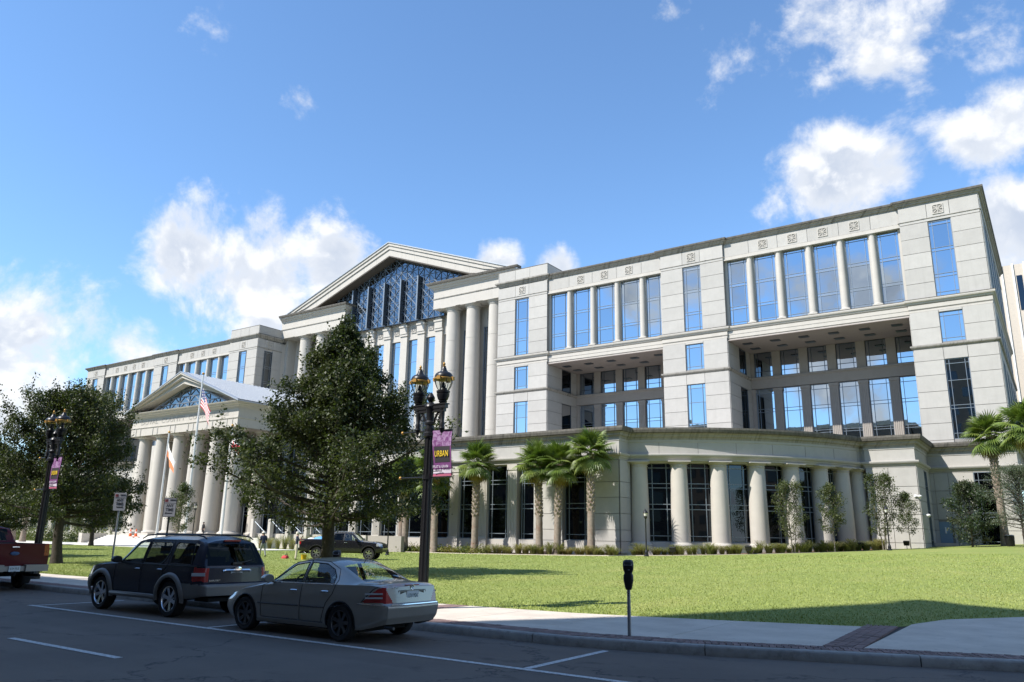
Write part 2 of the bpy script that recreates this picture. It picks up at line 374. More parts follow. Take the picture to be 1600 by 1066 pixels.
# short blades: real grass where it is near enough to see
rg=np.random.default_rng(7); NB=380000
u=rg.random(NB)**1.55; yy=15.0+u*47.; xr=.06-rg.random(NB)*2.5; xx=xr*yy
lev=np.interp(xx,LS,LT); ok=yy>lev+.01; xx,yy=xx[ok],yy[ok]
lz=.15+np.clip((yy-np.maximum(16,lev[ok]))/62.,0,1.3)*np.interp(xx,GS,GG)
h=(.018+.020*rg.random(len(xx)))*(1+.012*(yy-15)); a=rg.random(len(xx))*2*PI; wd=.005+.006*(yy/22); lx,ly=(rg.random(len(xx))-.5)*.07,(rg.random(len(xx))-.5)*.07
p0=np.stack((xx-np.cos(a)*wd,yy-np.sin(a)*wd,lz-.005),1); p1=np.stack((xx+np.cos(a)*wd,yy+np.sin(a)*wd,lz-.005),1); p2=np.stack((xx+lx,yy+ly,lz+h),1)
vv=np.stack((p0,p1,p2),1).reshape(-1,3); N3=len(vv)
def blade_b(t,b,pos,c):
    r=t.new('ShaderNodeNewGeometry').outputs['Random Per Island']; a=t.noise(pos,.25,4,.6)
    c=t.mix(r,(.215,.275,.048,1),(.30,.345,.08,1)); return t.mix(t.mapr(a,.5,.8,0,.55),c,(.32,.30,.10,1))
grassm=mat('grass_blade',(.12,.2,.03),.6,build=blade_b)
mobj('grass',mesh_np('grass',vv,np.arange(N3),np.full(N3//3,3),grassm),lab='short mown lawn grass between pavement and courthouse',cat='grass',kind='stuff')
# ---------------------------------------------------------------- the courthouse
CX=-94.7; TU=91.2; TB=99.4; TP=64.7
CH=empty('courthouse',(CX,92,0),0,'pale stone courthouse with glazed gable, columned portico and rounded columned corner','courthouse')
rc=random.Random(11)
cube_me=bpy.data.meshes.new('stone_panel'); _b=MB().box(-.5,.5,-.5,.5,-.5,.5); cube_me.from_pydata(_b.v,[],_b.f); cube_me.materials.append(stone)
pane_mes={}
for nm,mm in (('b',gl),('d',gl_dk)):
    me=bpy.data.meshes.new('pane'); me.from_pydata([(-.5,0,-.5),(.5,0,-.5),(.5,0,.5),(-.5,0,.5)],[],[(0,1,2,3)]); me.materials.append(mm); pane_mes[nm]=me
PANELS=[]; PANES=[]
MIR=False
def X(s): return 2*CX-s if MIR else s
def Bx(mb,s0,s1,y0,y1,z0,z1):
    a,b=X(s0),X(s1); mb.box(min(a,b),max(a,b),y0,y1,z0,z1); return mb
def U(u): return (-u[0],u[1]) if MIR else tuple(u[:2])
def panel(o,u,n,a0,a1,b0,b1,th=.06,g=.022,vis=1.):
    o=(X(o[0]),o[1],o[2]); PANELS.append((o,U(u),U(n),a0+g,a1-g,b0+g,b1-g,th,0. if MIR else vis))
def panels(o,u,n,cols,rows,skip=(),vis=1.):
    for i in range(len(cols)-1):
        for j in range(len(rows)-1):
            if rows[j+1]-rows[j]<.1 or cols[i+1]-cols[i]<.1: continue
            am=(cols[i]+cols[i+1])/2; bm=(rows[j]+rows[j+1])/2
            if any(k[0]<=am<=k[1] and k[2]<=bm<=k[3] for k in skip): continue
            panel(o,u,n,cols[i],cols[i+1],rows[j],rows[j+1],vis=vis)
def window(o,u,n,a0,a1,b0,b1,vb=(),hb=(),gm='b',vis=1.,fm=None,bw=.05,name='window',lab=None):
    o=(X(o[0]),o[1],o[2]); u,n=U(u),U(n); m=MB(); e=.07
    m.obox(o,u,n,a0,a0+e,b0,b1,-.02,.10); m.obox(o,u,n,a1-e,a1,b0,b1,-.02,.10)
    m.obox(o,u,n,a0+e,a1-e,b0,b0+e,-.02,.097); m.obox(o,u,n,a0+e,a1-e,b1-e,b1,-.02,.097)
    for v in vb: m.obox(o,u,n,v-bw/2,v+bw/2,b0+e,b1-e,-.02,.085)
    for h in hb: m.obox(o,u,n,a0+e,a1-e,h-bw/2,h+bw/2,-.02,.078)
    w=m.build(name,fm or frame,CH)
    if lab: w['label']=lab
    A=[a0]+list(vb)+[a1]; B=[b0]+list(hb)+[b1]
    for i in range(len(A)-1):
        for j in range(len(B)-1):
            PANES.append((o,u,n,A[i],A[i+1],B[j],B[j+1],w,gm,0. if MIR else vis))
    return w
FU,FN=(1,0),(0,-1)      # facade frame
def vb3(a0,a1,q=.17): return (a0+(a1-a0)*q,a1-(a1-a0)*q)
colmes={}
def column(x,y,z0,z1,r0,r1,m=None,plinth=True,name='column',n=24,cap=1.,drums=0,rotz=0.):
    key=(round(z1-z0,3),r0,r1,plinth,cap,drums)
    if key not in colmes:
        H=z1-z0; b=MB(); k=cap
        pr=[]
        zb=0.
        if plinth: b.box(-r0*1.32,r0*1.32,-r0*1.32,r0*1.32,0,r0*.32); zb=r0*.32; pr+=[(r0*1.27,zb),(r0*1.30,zb+r0*.12),(r0*1.24,zb+r0*.26),(r0*1.08,zb+r0*.32),(r0*1.04,zb+r0*.42)]
        else: pr+=[(r0*1.10,zb),(r0*1.10,zb+r0*.2)]
        zs=pr[-1][1]+.01; ze=H-r1*.78*k
        M=10
        for i in range(M+1):
            q=i/M; r=r0+(r1-r0)*(q**1.6); z=zs+(ze-zs)*q
            pr.append((r,z))
            if drums and 0<i<M and i%max(1,M//drums)==0: pr+=[(r*.975,z+.012),(r*.975,z+.04),(r,z+.052)]
        pr+=[(r1*1.07,ze+.02),(r1*1.08,ze+r1*.10),(r1*1.02,ze+r1*.12),(r1*1.02,ze+r1*.26),(r1*1.16,ze+r1*.34),(r1*1.30,ze+r1*.46),(r1*1.33,ze+r1*.54)]
        b.lathe(pr,n=n); b.box(-r1*1.38,r1*1.38,-r1*1.38,r1*1.38,ze+r1*.545,H)
        o=b.build(name,m or stone2,None,smooth=35,local=True); colmes[key]=o.data; bpy.data.objects.remove(o)
    o=mobj(name,colmes[key],None,(X(x),y,z0),(0,0,-rotz if MIR else rotz)); adopt(o,CH); return o
emb=MB()   # square carved emblem: frame, diagonals, crossing bars
for a0,a1,b0,b1 in ((-.55,.55,-.55,-.47),(-.55,.55,.47,.55),(-.55,-.47,-.47,.47),(.47,.55,-.47,.47),(-.47,.47,-.03,.03),(-.03,.03,-.47,.47)): emb.box(a0,a1,-.07,.02,b0,b1)
for sg in (1,-1):
    emb.add([(-.5,-.06,-.5*sg-.05),(-.5,-.06,-.5*sg+.05),(.5,-.06,.5*sg+.05),(.5,-.06,.5*sg-.05),(-.5,.02,-.5*sg-.05),(-.5,.02,-.5*sg+.05),(.5,.02,.5*sg+.05),(.5,.02,.5*sg-.05)],[(0,1,2,3),(4,7,6,5),(0,3,7,4),(1,5,6,2),(0,4,5,1),(2,6,7,3)])
eo=emb.build('emblem',stone2,None,local=True); emb_me=eo.data; bpy.data.objects.remove(eo)
embm=mat('emblem_shadow_field',(.27,.255,.23),.9)
_q=MB().box(-.47,.47,-.006,.01,-.47,.47); embf_me=bpy.data.meshes.new('emblem_field'); embf_me.from_pydata(_q.v,[],_q.f); embf_me.materials.append(embm)
def emblem(s,t,z,rz=0.,sc=1.):
    o=mobj('emblem',emb_me,None,(X(s),t,z),(0,0,rz),(sc,1,sc)); adopt(o,CH)
    adopt(mobj('emblem_field',embf_me,None,(X(s),t,z)),o)
# z levels of the upper storeys
ZR,ZC,ZF,ZBM=39.05,38.30,36.58,36.18
ROW1=[27.5,29.3,31.05,32.75,34.47,36.2]; ROW2=[22.42,24.22,26.1]; ROW3=[11.9,12.24,14.0,15.64,17.35,19.1,20.66,21.97]
HB1=(28.05,29.75,30.1,32.7,33.07,35.72); HB3=(12.9,15.45,15.8,18.4,20.2); HB2=(22.95,25.4)
top_prof=[(-.6,38.25),(.02,38.25),(.06,38.42),(.22,38.50),(.26,38.64),(.42,38.72),(.46,38.78)]
cop_prof=[(.44,38.78),(.54,38.82),(.58,38.98),(.58,39.05),(-.9,39.05),(-.9,38.78)]
mid_prof=[(-.3,26.1),(.03,26.1),(.03,26.42),(.07,26.46),(.07,26.95),(.15,27.0),(.20,27.16),(.34,27.22),(.38,27.34),(.38,27.47),(-.3,27.5)]
shelf_prof=[(-.3,21.97),(.03,21.97),(.07,22.08),(.22,22.16),(.27,22.26),(.27,22.38),(-.3,22.42)]
def pier(s0,s1,w0,w1,right_return=False,left_return=False,topz=None,lowz=11.5,vis=1.):
    b=MB(); D=.05
    # backing wall round the window openings
    for a,c in ((s0,w0),(w1,s1)): Bx(b,a+.0,c,TU+D,TU+1.2,lowz,38.3)
    for z0,z1 in ((lowz,12.3),(20.7,22.55),(25.85,27.6),(36.12,38.3)): Bx(b,w0,w1,TU+D,TU+1.2,z0,z1)
    Bx(b,w0,w1,TU+1.0,TU+1.2,lowz,36.2)
    b.build('wall',joint,CH)
    o=(0,TU,0)
    u=FU; sg=-1 if MIR else 1
    def pc(c0,c1,rows): panels((c0,TU,0),FU,FN,[0,c1-c0],rows,vis=vis)
    for c0,c1 in ((s0,w0),(w1,s1)): pc(c0,c1,ROW1); pc(c0,c1,ROW2); pc(c0,c1,ROW3)
    pc(w0,w1,[20.7,21.97]); pc(w0,w1,[25.85,26.1]); pc(w0,w1,[36.12,36.2])
    # frieze in three stones
    for c0,c1 in ((s0,w0),(w0,w1),(w1,s1)): pc(c0,c1,[36.6,38.28])
    pc(s0,s1,[36.22,36.58])
    emblem((w0+w1)/2,TU-.062,37.45)
    for z0,z1,hb in ((27.6,36.12,HB1),(22.55,25.85,HB2),(12.3,20.7,HB3)):
        window((w0,TU+.16,0),FU,FN,0,w1-w0,z0,z1,vb3(0,w1-w0),hb,vis=vis)
def hline(s): return (X(s))
def rpath(pts):   # mirrored paths run the other way so that 'right' stays outside
    p=[(X(a),b) for a,b in pts]; return p[::-1] if MIR else p
def mould(name,pts,prof,m): return MB().sweep(rpath(pts),prof).build(name,m,CH)
def bay(s0,s1,cols,vis=1.):
    n=len(cols); pw=.96
    b=MB(); Bx(b,s0,s1,TU+.35,TU+1.3,36.2,38.3)     # frieze backing
    Bx(b,s0,s1,TU+1.25,TU+1.6,27.4,36.3)
    Bx(b,s0,s1,TU+.45,TB+.3,25.79,27.35)
    for c in cols: Bx(b,c-pw/2,c+pw/2,TU+.55,TU+1.3,27.4,36.2)
    Bx(b,s0,s0+.3,TU+.5,TU+1.3,27.4,36.2); Bx(b,s1-.3,s1,TU+.5,TU+1.3,27.4,36.2)
    b.build('bay_wall',stone2,CH)
    beam=MB(); Bx(beam,s0,s1,TU+.10,TU+.9,ZBM-.05,ZBM+.36); beam.build('lintel',stone2,CH)
    for c in cols: column(c,TU+.42,27.55,36.12,.40,.34,plinth=True,name='column',n=18,cap=.9)
    E=[s0+.3]+[v for c in cols for v in (c-pw/2,c+pw/2)]+[s1-.3]
    for i in range(0,len(E),2): window((E[i],TU+.72,0),FU,FN,0,E[i+1]-E[i],27.55,36.18,vb3(0,E[i+1]-E[i],.15),HB1,vis=vis)
    cc=[(cols[i]+cols[i+1])/2 for i in range(n-1)]
    for c in cc: emblem(c,TU+.30-.062+.0,37.45)
    fe=[s0]+[ (cols[i]) for i in range(n)]+[s1]
    for a,c in zip(fe,fe[1:]): panels((a,TU+.30,0),FU,FN,[0,c-a],[36.6,38.28],vis=vis)
    # spandrel beam below the windows, soffit of the recess, its lights
    sp=[(-.3,25.75),(.0,25.75),(.0,25.98),(.05,26.02),(.05,26.42),(.09,26.46),(.09,26.95),(.16,27.0),(.21,27.16),(.32,27.22),(.36,27.34),(.36,27.47),(-.5,27.5)]
    MB().sweep(rpath([(s0,TU+.25),(s1,TU+.25)]),sp).build('spandrel_beam',stone2,CH); MB().sweep(rpath([(s0,TU+.25),(s1,TU+.25)]),[(-.3,27.485),(.38,27.485),(.38,27.535),(-.3,27.54)]).build('spandrel_drip',stain2,CH); MB().sweep(rpath([(s0,TU+.25),(s1,TU+.25)]),[(-.25,26.88),(.105,26.88),(.105,26.94),(-.25,26.945)]).build('spandrel_shade_line',stain2,CH); MB().sweep(rpath([(s0,TU+.25),(s1,TU+.25)]),[(-.25,25.92),(.016,25.92),(.016,25.965),(-.25,25.97)]).build('spandrel_shade_line',stain2,CH)  # the two lower dark strips paint shadow gaps into the spandrel moulding
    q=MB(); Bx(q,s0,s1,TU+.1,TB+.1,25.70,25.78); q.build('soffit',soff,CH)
    for c in [s0+(s1-s0)*(k+.5)/(n+1) for k in range(n+1)]:
        for t in (TU+2.6,TU+5.6):
            l=MB(); Bx(l,c-.55,c+.55,t-.42,t+.42,25.62,25.699); l.build('soffit_light',frame_dk,CH)
    # back wall of the recess
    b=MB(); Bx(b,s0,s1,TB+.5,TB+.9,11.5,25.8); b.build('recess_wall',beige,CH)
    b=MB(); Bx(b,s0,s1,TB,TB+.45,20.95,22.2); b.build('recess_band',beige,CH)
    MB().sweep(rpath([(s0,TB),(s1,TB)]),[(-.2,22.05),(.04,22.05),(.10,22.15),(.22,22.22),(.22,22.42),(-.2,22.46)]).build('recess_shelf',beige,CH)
    pit=(s1-s0)/(n+1); pe=[s0+pit*k for k in range(n+2)]
    for k,pp in enumerate(pe):
        a,c=max(s0,pp-.52),min(s1,pp+.52)
        for z0,z1 in ((11.5,20.9),(22.5,25.7)):
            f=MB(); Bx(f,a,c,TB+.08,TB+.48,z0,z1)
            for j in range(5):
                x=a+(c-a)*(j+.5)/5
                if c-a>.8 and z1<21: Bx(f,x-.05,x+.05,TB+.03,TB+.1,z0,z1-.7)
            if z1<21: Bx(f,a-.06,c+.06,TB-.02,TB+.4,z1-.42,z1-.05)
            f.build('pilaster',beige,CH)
    for k in range(n+1):
        a,c=pe[k]+.52,pe[k+1]-.52
        window((a,TB+.42,0),FU,FN,0,c-a,22.5,25.7,vb3(0,c-a),(23.2,),fm=frame_dk,vis=vis)
        window((a,TB+.42,0),FU,FN,0,c-a,11.9,20.9,vb3(0,c-a),(13.,14.9,15.2,17.9,18.3,20.3),vis=vis)
    # return walls of the recess (the one at the lower s faces the camera)
    for side,sx in ((1,s0),(-1,s1)):
        u=(0,side); nn=(side,0)
        o=(sx,TU if side>0 else TB,0); L=TB-TU
        b=MB(); Bx(b,min(sx-.05*side,sx-.3*side),max(sx-.05*side,sx-.3*side),TU+1.0,TB,11.5,25.7); b.build('return_wall',joint,CH)
        W0,W1=(4.0,6.6) if side>0 else (L-6.6,L-4.0)
        sk=[(W0,W1,22.5,25.9),(W0,W1,11.5,20.7)]
        panels(o,u,nn,[0,W0,W1,L],[22.46,24.22,25.7],sk,vis=.5*vis if side>0 else 0)
        panels(o,u,nn,[0,W0,W1,L],[11.9,14.,15.64,17.35,19.1,20.66,22.0],sk,vis=.5*vis if side>0 else 0)
        for z0,z1 in ((22.5,25.65),(12.2,20.64)): window((sx-.04*side,o[1],0),u,nn,W0,W1,z0,z1,(),(),gm='d',vis=.3*vis,fm=frame_dk)
        mould('return_shelf',[(sx,TU),(sx,TB)] if side<0 else [(sx,TB),(sx,TU)],[(-v[0] if False else v[0],v[1]) for v in shelf_prof],stone2) if False else None
for MIR in (False,True):
    vis=0. if MIR else 1.
    pier(-11.0,-3.2,-8.2,-5.98,vis=vis); pier(-39.8,-31.3,-36.75,-34.36,vis=vis); pier(-66.2,-57.5,-63.1,-60.7,vis=vis)
    bay(-31.3,-11.0,[-28.1,-24.55,-21.0,-17.45,-14.0],vis); bay(-57.5,-39.8,[-54.0,-50.25,-46.45,-42.7],vis)
    # roof cornice, stepping in over the bays
    pth=[(-57.5,TU),(-57.5,TU+.30),(-39.8,TU+.30),(-39.8,TU),(-31.3,TU),(-31.3,TU+.30),(-11.0,TU+.30),(-11.0,TU),(-3.2,TU),(-3.2,124)]
    mould('cornice',pth,top_prof,stain); mould('coping',pth,cop_prof,stain2)
    mould('cornice',[(-66.2,97.),(-66.2,TU),(-57.5,TU),(-57.5,97.)],[(p[0],p[1]+.18) for p in top_prof+[(.46,38.95),(-.6,38.95)]],stain)
    for p in ([(-66.2,97.),(-66.2,TU),(-57.5,TU),(-57.5,TU+.3)],[(-39.8,TU+.3),(-39.8,TU),(-31.3,TU),(-31.3,TU+.3)],[(-11.0,TU+.3),(-11.0,TU),(-3.2,TU),(-3.2,124)]):
        mould('mid_cornice',p,mid_prof,stone2); mould('cornice_drip',p,[(-.1,27.47),(.40,27.47),(.40,27.53),(-.1,27.54)],stain2); mould('cornice_shade_line',p,[(-.1,26.88),(.085,26.88),(.085,26.94),(-.1,26.945)],stain2); mould('cornice_shade_line',p,[(-.1,26.34),(.046,26.34),(.046,26.40),(-.1,26.405)],stain2)  # dark strips below the drip stand in for shade lines between the steps
    for p in ([(-66.2,97.),(-66.2,TU),(-57.5,TU),(-57.5,TB)],[(-39.8,TB),(-39.8,TU),(-31.3,TU),(-31.3,TB)],[(-11.0,TB),(-11.0,TU),(-3.2,TU),(-3.2,124)]):
        mould('shelf_moulding',p,shelf_prof,stain)
    for p in ([(-66.2,97.),(-66.2,TU),(-57.5,TU),(-57.5,TU+.3)],[(-57.5,TU+.3),(-39.8,TU+.3)],[(-39.8,TU+.3),(-39.8,TU),(-31.3,TU),(-31.3,TU+.3)],[(-31.3,TU+.3),(-11.0,TU+.3)],[(-11.0,TU+.3),(-11.0,TU),(-3.2,TU),(-3.2,124)]):
        mould('fillet',p,[(-.2,36.50),(.03,36.50),(.12,36.56),(.12,36.62),(-.2,36.64)],stain)
    # attic over the inner block, core volume, roofs, outer end wall
    b=MB(); Bx(b,-66.15,-57.6,TU+.1,99,38.3,40.85); b.build('attic',joint,CH)
    panels((-66.2,TU+.05,0),FU,FN,[0,3,5.6,8.7],[39.3,40.82],vis=vis)
    panels((-57.55,TU+.05,0),(0,1),(1,0),[0,3.5,7.5],[39.3,40.82],vis=.4*vis)
    panels((-66.25,TU+7.9,0),(0,-1),(-1,0),[0,3.,7.9],[39.3,40.82],vis=0)
    b=MB(); Bx(b,-66.25,-57.5,TU,99.1,40.82,40.92); b.build('attic_coping',stain2,CH)
    b=MB(); Bx(b,-66.1,-3.3,TB+1,123.9,11,38.6); Bx(b,-57.5,-3.3,TU+1.4,TB+1,27.4,38.6); Bx(b,-66.15,-57.6,TU+1.1,TB+1,11,38.6); Bx(b,-39.7,-31.4,TU+1.2,TB+1,11.5,27.4); Bx(b,-10.9,-3.3,TU+1.2,TB+1,.3,27.4)
    b.build('core',stone2,CH)
    # the end wall: narrow panels and strips of glass seen almost edge on
    for z0,z1 in ((12.3,20.7),(22.55,25.85),(27.6,36.1)):
        for t in (95,101,107,113,119): window((-3.2,t,0),(0,1),(1,0),0,2.4,z0,z1,(.5,1.9),(z0+.6,(z0+z1)/2,z1-.5),gm='d',vis=0)
    panels((-3.2,TU,0),(0,1),(1,0),[0,3.8,6.2,9.8,12.2,15.8,18.2,21.8,24.2,27.8,30.2,33],[11.9,14.,15.64,17.35,19.1,20.66,22,24.2,26.1,27.5,29.3,31.05,32.75,34.47,36.5,38.3],[(3.8+6*k,6.2+6*k,a,c) for k in range(5) for a,c in ((12,21),(22.5,26),(27.5,36.2))],vis=0)
    # inner block: the side that faces the gable front
    panels((-66.2,97.,0),(0,-1),(-1,0),[0,2.2,4.2,5.8],[11.9,14.,15.64,17.35,19.1,20.66,22,24.2,26.1,27.5,29.3,31.05,32.75,34.47,36.5,38.3],[(2.2,4.2,27.5,36.)],vis=0)
    window((-66.2,97,0),(0,-1),(-1,0),2.2,4.2,27.6,36.1,(2.6,3.8),HB1,gm='d',vis=0)
    o=mobj('emblem',emb_me,None,(X(-66.27),93.9,37.5),(0,0,R(90) if MIR else R(-90))); adopt(o,CH)
# --- the gable front
MIR=False
TG=96.6
GH=MB()
for MIR in (False,True):
    for s in (-80.6,-76.4,-71.8): column(s,TG+1.6,11.9,39.25,1.30,1.14,plinth=True,n=32,cap=.8,drums=5)
    e=MB(); Bx(e,-83.9,-66.0,TG+.05,TG+3.2,39.25,42.6); e.build('entablature',stone2,CH)
    pe=[(-83.9,TG+3.4),(-83.9,TG+.05),(-66.0,TG+.05)]
    mould('entablature_fillet',pe,[(-.1,40.9),(.08,40.9),(.12,41.0),(.12,41.08),(-.1,41.1)],stain)
    mould('entablature_cornice',pe,[(-.2,42.4),(.06,42.4),(.10,42.6),(.30,42.7),(.36,42.9),(.62,43.02),(.66,43.2),(.80,43.3)],stone2)
    mould('entablature_coping',pe,[(.78,43.3),(.95,43.36),(1.05,43.62),(1.05,43.72),(-.2,43.74),(-.2,43.3)],stain2)
    b=MB(); Bx(b,-84.,-66.1,TG+3.2,TG+4.4,11.5,43.2); b.build('wall',stone2,CH)
    for a,c in ((-79.4,-77.5),(-75.2,-73.0),(-70.6,-68.4)): window((a,TG+3.12,0),FU,FN,0,c-a,12.,35.6,vb3(0,c-a,.2),(15,15.4,18.5,21.6,22.,25,28.,28.4,31.5,34.6),vis=.4*(not MIR))
    for s in (-78.4,-74.1,-69.5): emblem(s,TG+3.12,37.3)
    b=MB(); Bx(b,-66.9,-64.5,TG+1.2,101.3,11.5,43.0); b.build('wall',stone2,CH)
MIR=False
# centre: pilasters, tall windows, frieze with emblems
TM=99.3
PS=[CX+4.04*k for k in (-2.5,-1.5,-.5,.5,1.5,2.5)]
b=MB(); b.box(-106.6,-82.8,TM+.62,TM+1.2,11.5,36.2); b.box(-106.6,-82.8,TM+.2,TM+1.2,35.5,38.45); b.build('wall',stone2,CH)
for p in PS:
    f=MB(); f.box(p-.78,p+.78,TM-.15,TM+.7,11.5,36.35); f.box(p-.92,p+.92,TM-.32,TM+.5,36.2,36.6); f.box(p-.84,p+.84,TM-.42,TM+.5,36.6,37.8); f.box(p-.95,p+.95,TM-.55,TM+.5,37.8,38.15); f.box(p-.62,p+.62,TM-.5,TM+.5,38.15,38.55)
    f.build('pilaster',stone2,CH)
for a,c in zip(PS,PS[1:]):
    window((a+.78,TM+.55,0),FU,FN,0,c-a-1.56,12,35.5,vb3(0,c-a-1.56,.2),(15,15.4,18.5,21.6,22.,25,28.,28.4,31.5,34.6),vis=.4); emblem((a+c)/2,TM+.13,37.2)
MB().box(-106.6,-82.8,TM-.1,TM+.5,38.45,38.7).build('sill_course',stone2,CH)
# glazed gable: glass, lattice, fins
GT=98.4
gpoly=[(-106.4,38.5),(-83,38.5),(-83,43.2),(-69.5,43.2),(-94.7,52.0),(-120,43.2),(-106.4,43.2)]
def inpoly(x,z,P):
    r=False; j=len(P)-1
    for i in range(len(P)):
        if (P[i][1]>z)!=(P[j][1]>z) and x<(P[j][0]-P[i][0])*(z-P[i][1])/(P[j][1]-P[i][1])+P[i][0]: r=not r
        j=i
    return r
gt_=MB().add([(x,GT+.06,z) for x,z in gpoly],[tuple(range(len(gpoly)))]).build('gable_glazing',gl_gable,CH)
def lattice(mb,P,t,cell,ox,oz,w=.05,n=(0,-1),wd=.09):
    xs=[p[0] for p in P]; zs=[p[1] for p in P]; x0,x1,z0,z1=min(xs),max(xs),min(zs),max(zs)
    L=[]
    k=math.floor((x0-ox)/cell)
    while ox+k*cell<x1: L.append(((ox+k*cell,z0),(0,1),z1-z0,w)); k+=1
    k=math.floor((z0-oz)/cell)
    while oz+k*cell<z1: L.append(((x0,oz+k*cell),(1,0),x1-x0,w)); k+=1
    for sg in (1,-1):
        k=-60
        while k<120:
            xs0=ox+k*cell
            if sg<0 or k%2==0: L.append(((xs0,oz),(sg*.70711,.70711),80,wd if (k%3==0 and sg<0) else w))
            k+=1
    for (p,d,ln,ww) in L:
        st=-40 if abs(d[0])>.5 and abs(d[1])>.5 else 0
        a=None; q=st; step=.18
        while q<=ln+step:
            x,z=p[0]+d[0]*q,p[1]+d[1]*q; ins=inpoly(x,z,P) and q<=ln
            if ins and a is None: a=q
            if not ins and a is not None:
                if q-a>.4:
                    A=(p[0]+d[0]*a,p[1]+d[1]*a); B_=(p[0]+d[0]*(q-step),p[1]+d[1]*(q-step)); nx,nz=-d[1]*ww/2,d[0]*ww/2
                    mb.add([(A[0]-nx,t-.05,A[1]-nz),(A[0]+nx,t-.05,A[1]+nz),(B_[0]+nx,t-.05,B_[1]+nz),(B_[0]-nx,t-.05,B_[1]-nz),(A[0]-nx,t+.04,A[1]-nz),(A[0]+nx,t+.04,A[1]+nz),(B_[0]+nx,t+.04,B_[1]+nz),(B_[0]-nx,t+.04,B_[1]-nz)],[(0,3,2,1),(0,1,5,4),(2,3,7,6),(1,2,6,5),(3,0,4,7)])
                a=None
            q+=step
    return mb
lattice(MB(),gpoly,GT,1.347,CX,38.6,.045,wd=.12).build('gable_lattice',frame_lt,gt_)
for i,p in enumerate(PS):
    if i==5: continue
    f=MB(); f.box(p-.13,p+.13,GT-.8,GT,38.6,46.5)
    for k in range(12): f.box(p-.19,p+.19,GT-.6,GT,38.8+k*.63,39.2+k*.63)
    f.build('fin',frame_dk,CH)
    MB().box(p-.14,p+.14,GT-.86,GT-.801,38.5,46.5).build('fin_edge',frame,CH)
# raking cornice in three stepped stones per side, gable roof behind
AP=53.55; FT=43.65; SL=(AP-FT)/27.4
for sg in (1,-1):
    for k,(d0,d1,out) in enumerate(((0,.62,.0),(.62,1.30,.18),(1.30,2.50,.36))):
        segs=9
        for q in range(segs):
            a0,a1=27.9*q/segs+(.012 if q else 0),27.9*(q+1)/segs-.012
            P=[(CX+sg*a0,AP-SL*a0-d1*1.0),(CX+sg*a1,AP-SL*a1-d1),(CX+sg*a1,AP-SL*a1-d0-.02),(CX+sg*a0,AP-SL*a0-d0-.02)]
            P=[(x,max(z,43.74+.001*k)) for x,z in P]
            y0,y1=TG-.6+out,GT+.4
            MB().add([(x,y0,z) for x,z in P]+[(x,y1,z) for x,z in P],[(0,1,2,3),(7,6,5,4),(0,4,5,1),(1,5,6,2),(2,6,7,3),(3,7,4,0)]).build('raking_cornice',stone2,CH)
    P=[(CX,AP+.05),(CX+sg*28.6,AP-SL*28.6+.05),(CX+sg*28.6,AP-SL*28.6-.14),(CX,AP-.14)]
    MB().add([(x,TG-.75,z) for x,z in P]+[(x,125,z) for x,z in P],[(0,1,2,3),(7,6,5,4),(0,4,5,1),(1,5,6,2),(2,6,7,3),(3,7,4,0)]).build('gable_roof',stain2 if False else mat('grey_metal_roof',(.36,.38,.40),.45,.3,var=.06),CH)
    P=[(CX,AP-2.45),(CX+sg*19.4,AP-SL*19.4-2.45),(CX+sg*19.4,AP-SL*19.4-2.7),(CX,AP-2.7)]
    MB().add([(x,TG-.2,z) for x,z in P]+[(x,GT+.3,z) for x,z in P],[(0,1,2,3),(7,6,5,4),(0,4,5,1),(1,5,6,2),(2,6,7,3),(3,7,4,0)]).build('gable_soffit',mat('dark_bronze_soffit',(.10,.085,.07),.8),CH)
MB().box(-123,-66.3,101.2,124,11,43.4).build('core',stone2,CH)
# --- podium: straight front, rounded corner with columns, pavilion, right wing base
AC=(-41.2,92.1)
def arc(Rr,a0,a1,n): return [(AC[0]+Rr*math.cos(R(a0+(a1-a0)*k/n)),AC[1]+Rr*math.sin(R(a0+(a1-a0)*k/n))) for k in range(n+1)]
RF=26.9
ppath=[(-75.5,TP),(-32.9,TP),(-32.9,AC[1]-math.sqrt(RF**2-(-32.9-AC[0])**2))]+arc(RF,-71.4,-19.2,26)[1:]+[(-15.35,83.0),(-15.35,82.9),(-10.9,82.9),(-10.9,TU-.05),(-3.0,TU-.05),(-3.0,124)]
pl=lambda q:[p for p in q]
ent=[(-1.2,8.9),(.0,8.9),(.04,9.06),(.10,9.10),(.14,9.22),(.28,9.30),(.34,9.42),(.34,9.52),(.0,9.58),(.0,10.62),(.05,10.66),(.05,10.86),(-1.2,10.86)]
crn=[(-1.2,10.86),(.06,10.86),(.12,11.05),(.30,11.14),(.36,11.32),(.58,11.42)]
cop=[(.56,11.42),(.68,11.50),(.76,11.74),(.76,11.92),(-1.6,11.95),(-1.6,11.42)]
for MIR in (False,True):
    mould('podium_entablature',ppath,ent,stone); mould('podium_cornice',ppath,crn,stain); mould('podium_coping',ppath,cop,stain2)
MIR=False
jb=MB()
for x in (-36.2,-40,-43.9,-47.9,-51.5,-55.2,-59,-63,-67): jb.box(x-.02,x+.02,TP-.012,TP+.1,9.6,10.6)
for k in range(8):
    a=R(-65.9+k*7.6); rx,ry=math.cos(a),math.sin(a); jb.obox((AC[0]+RF*rx,AC[1]+RF*ry,0),(-ry,rx),(rx,ry),-.02,.02,9.6,10.6,-.1,.012)
jb.build('entablature_joint',joint,CH)
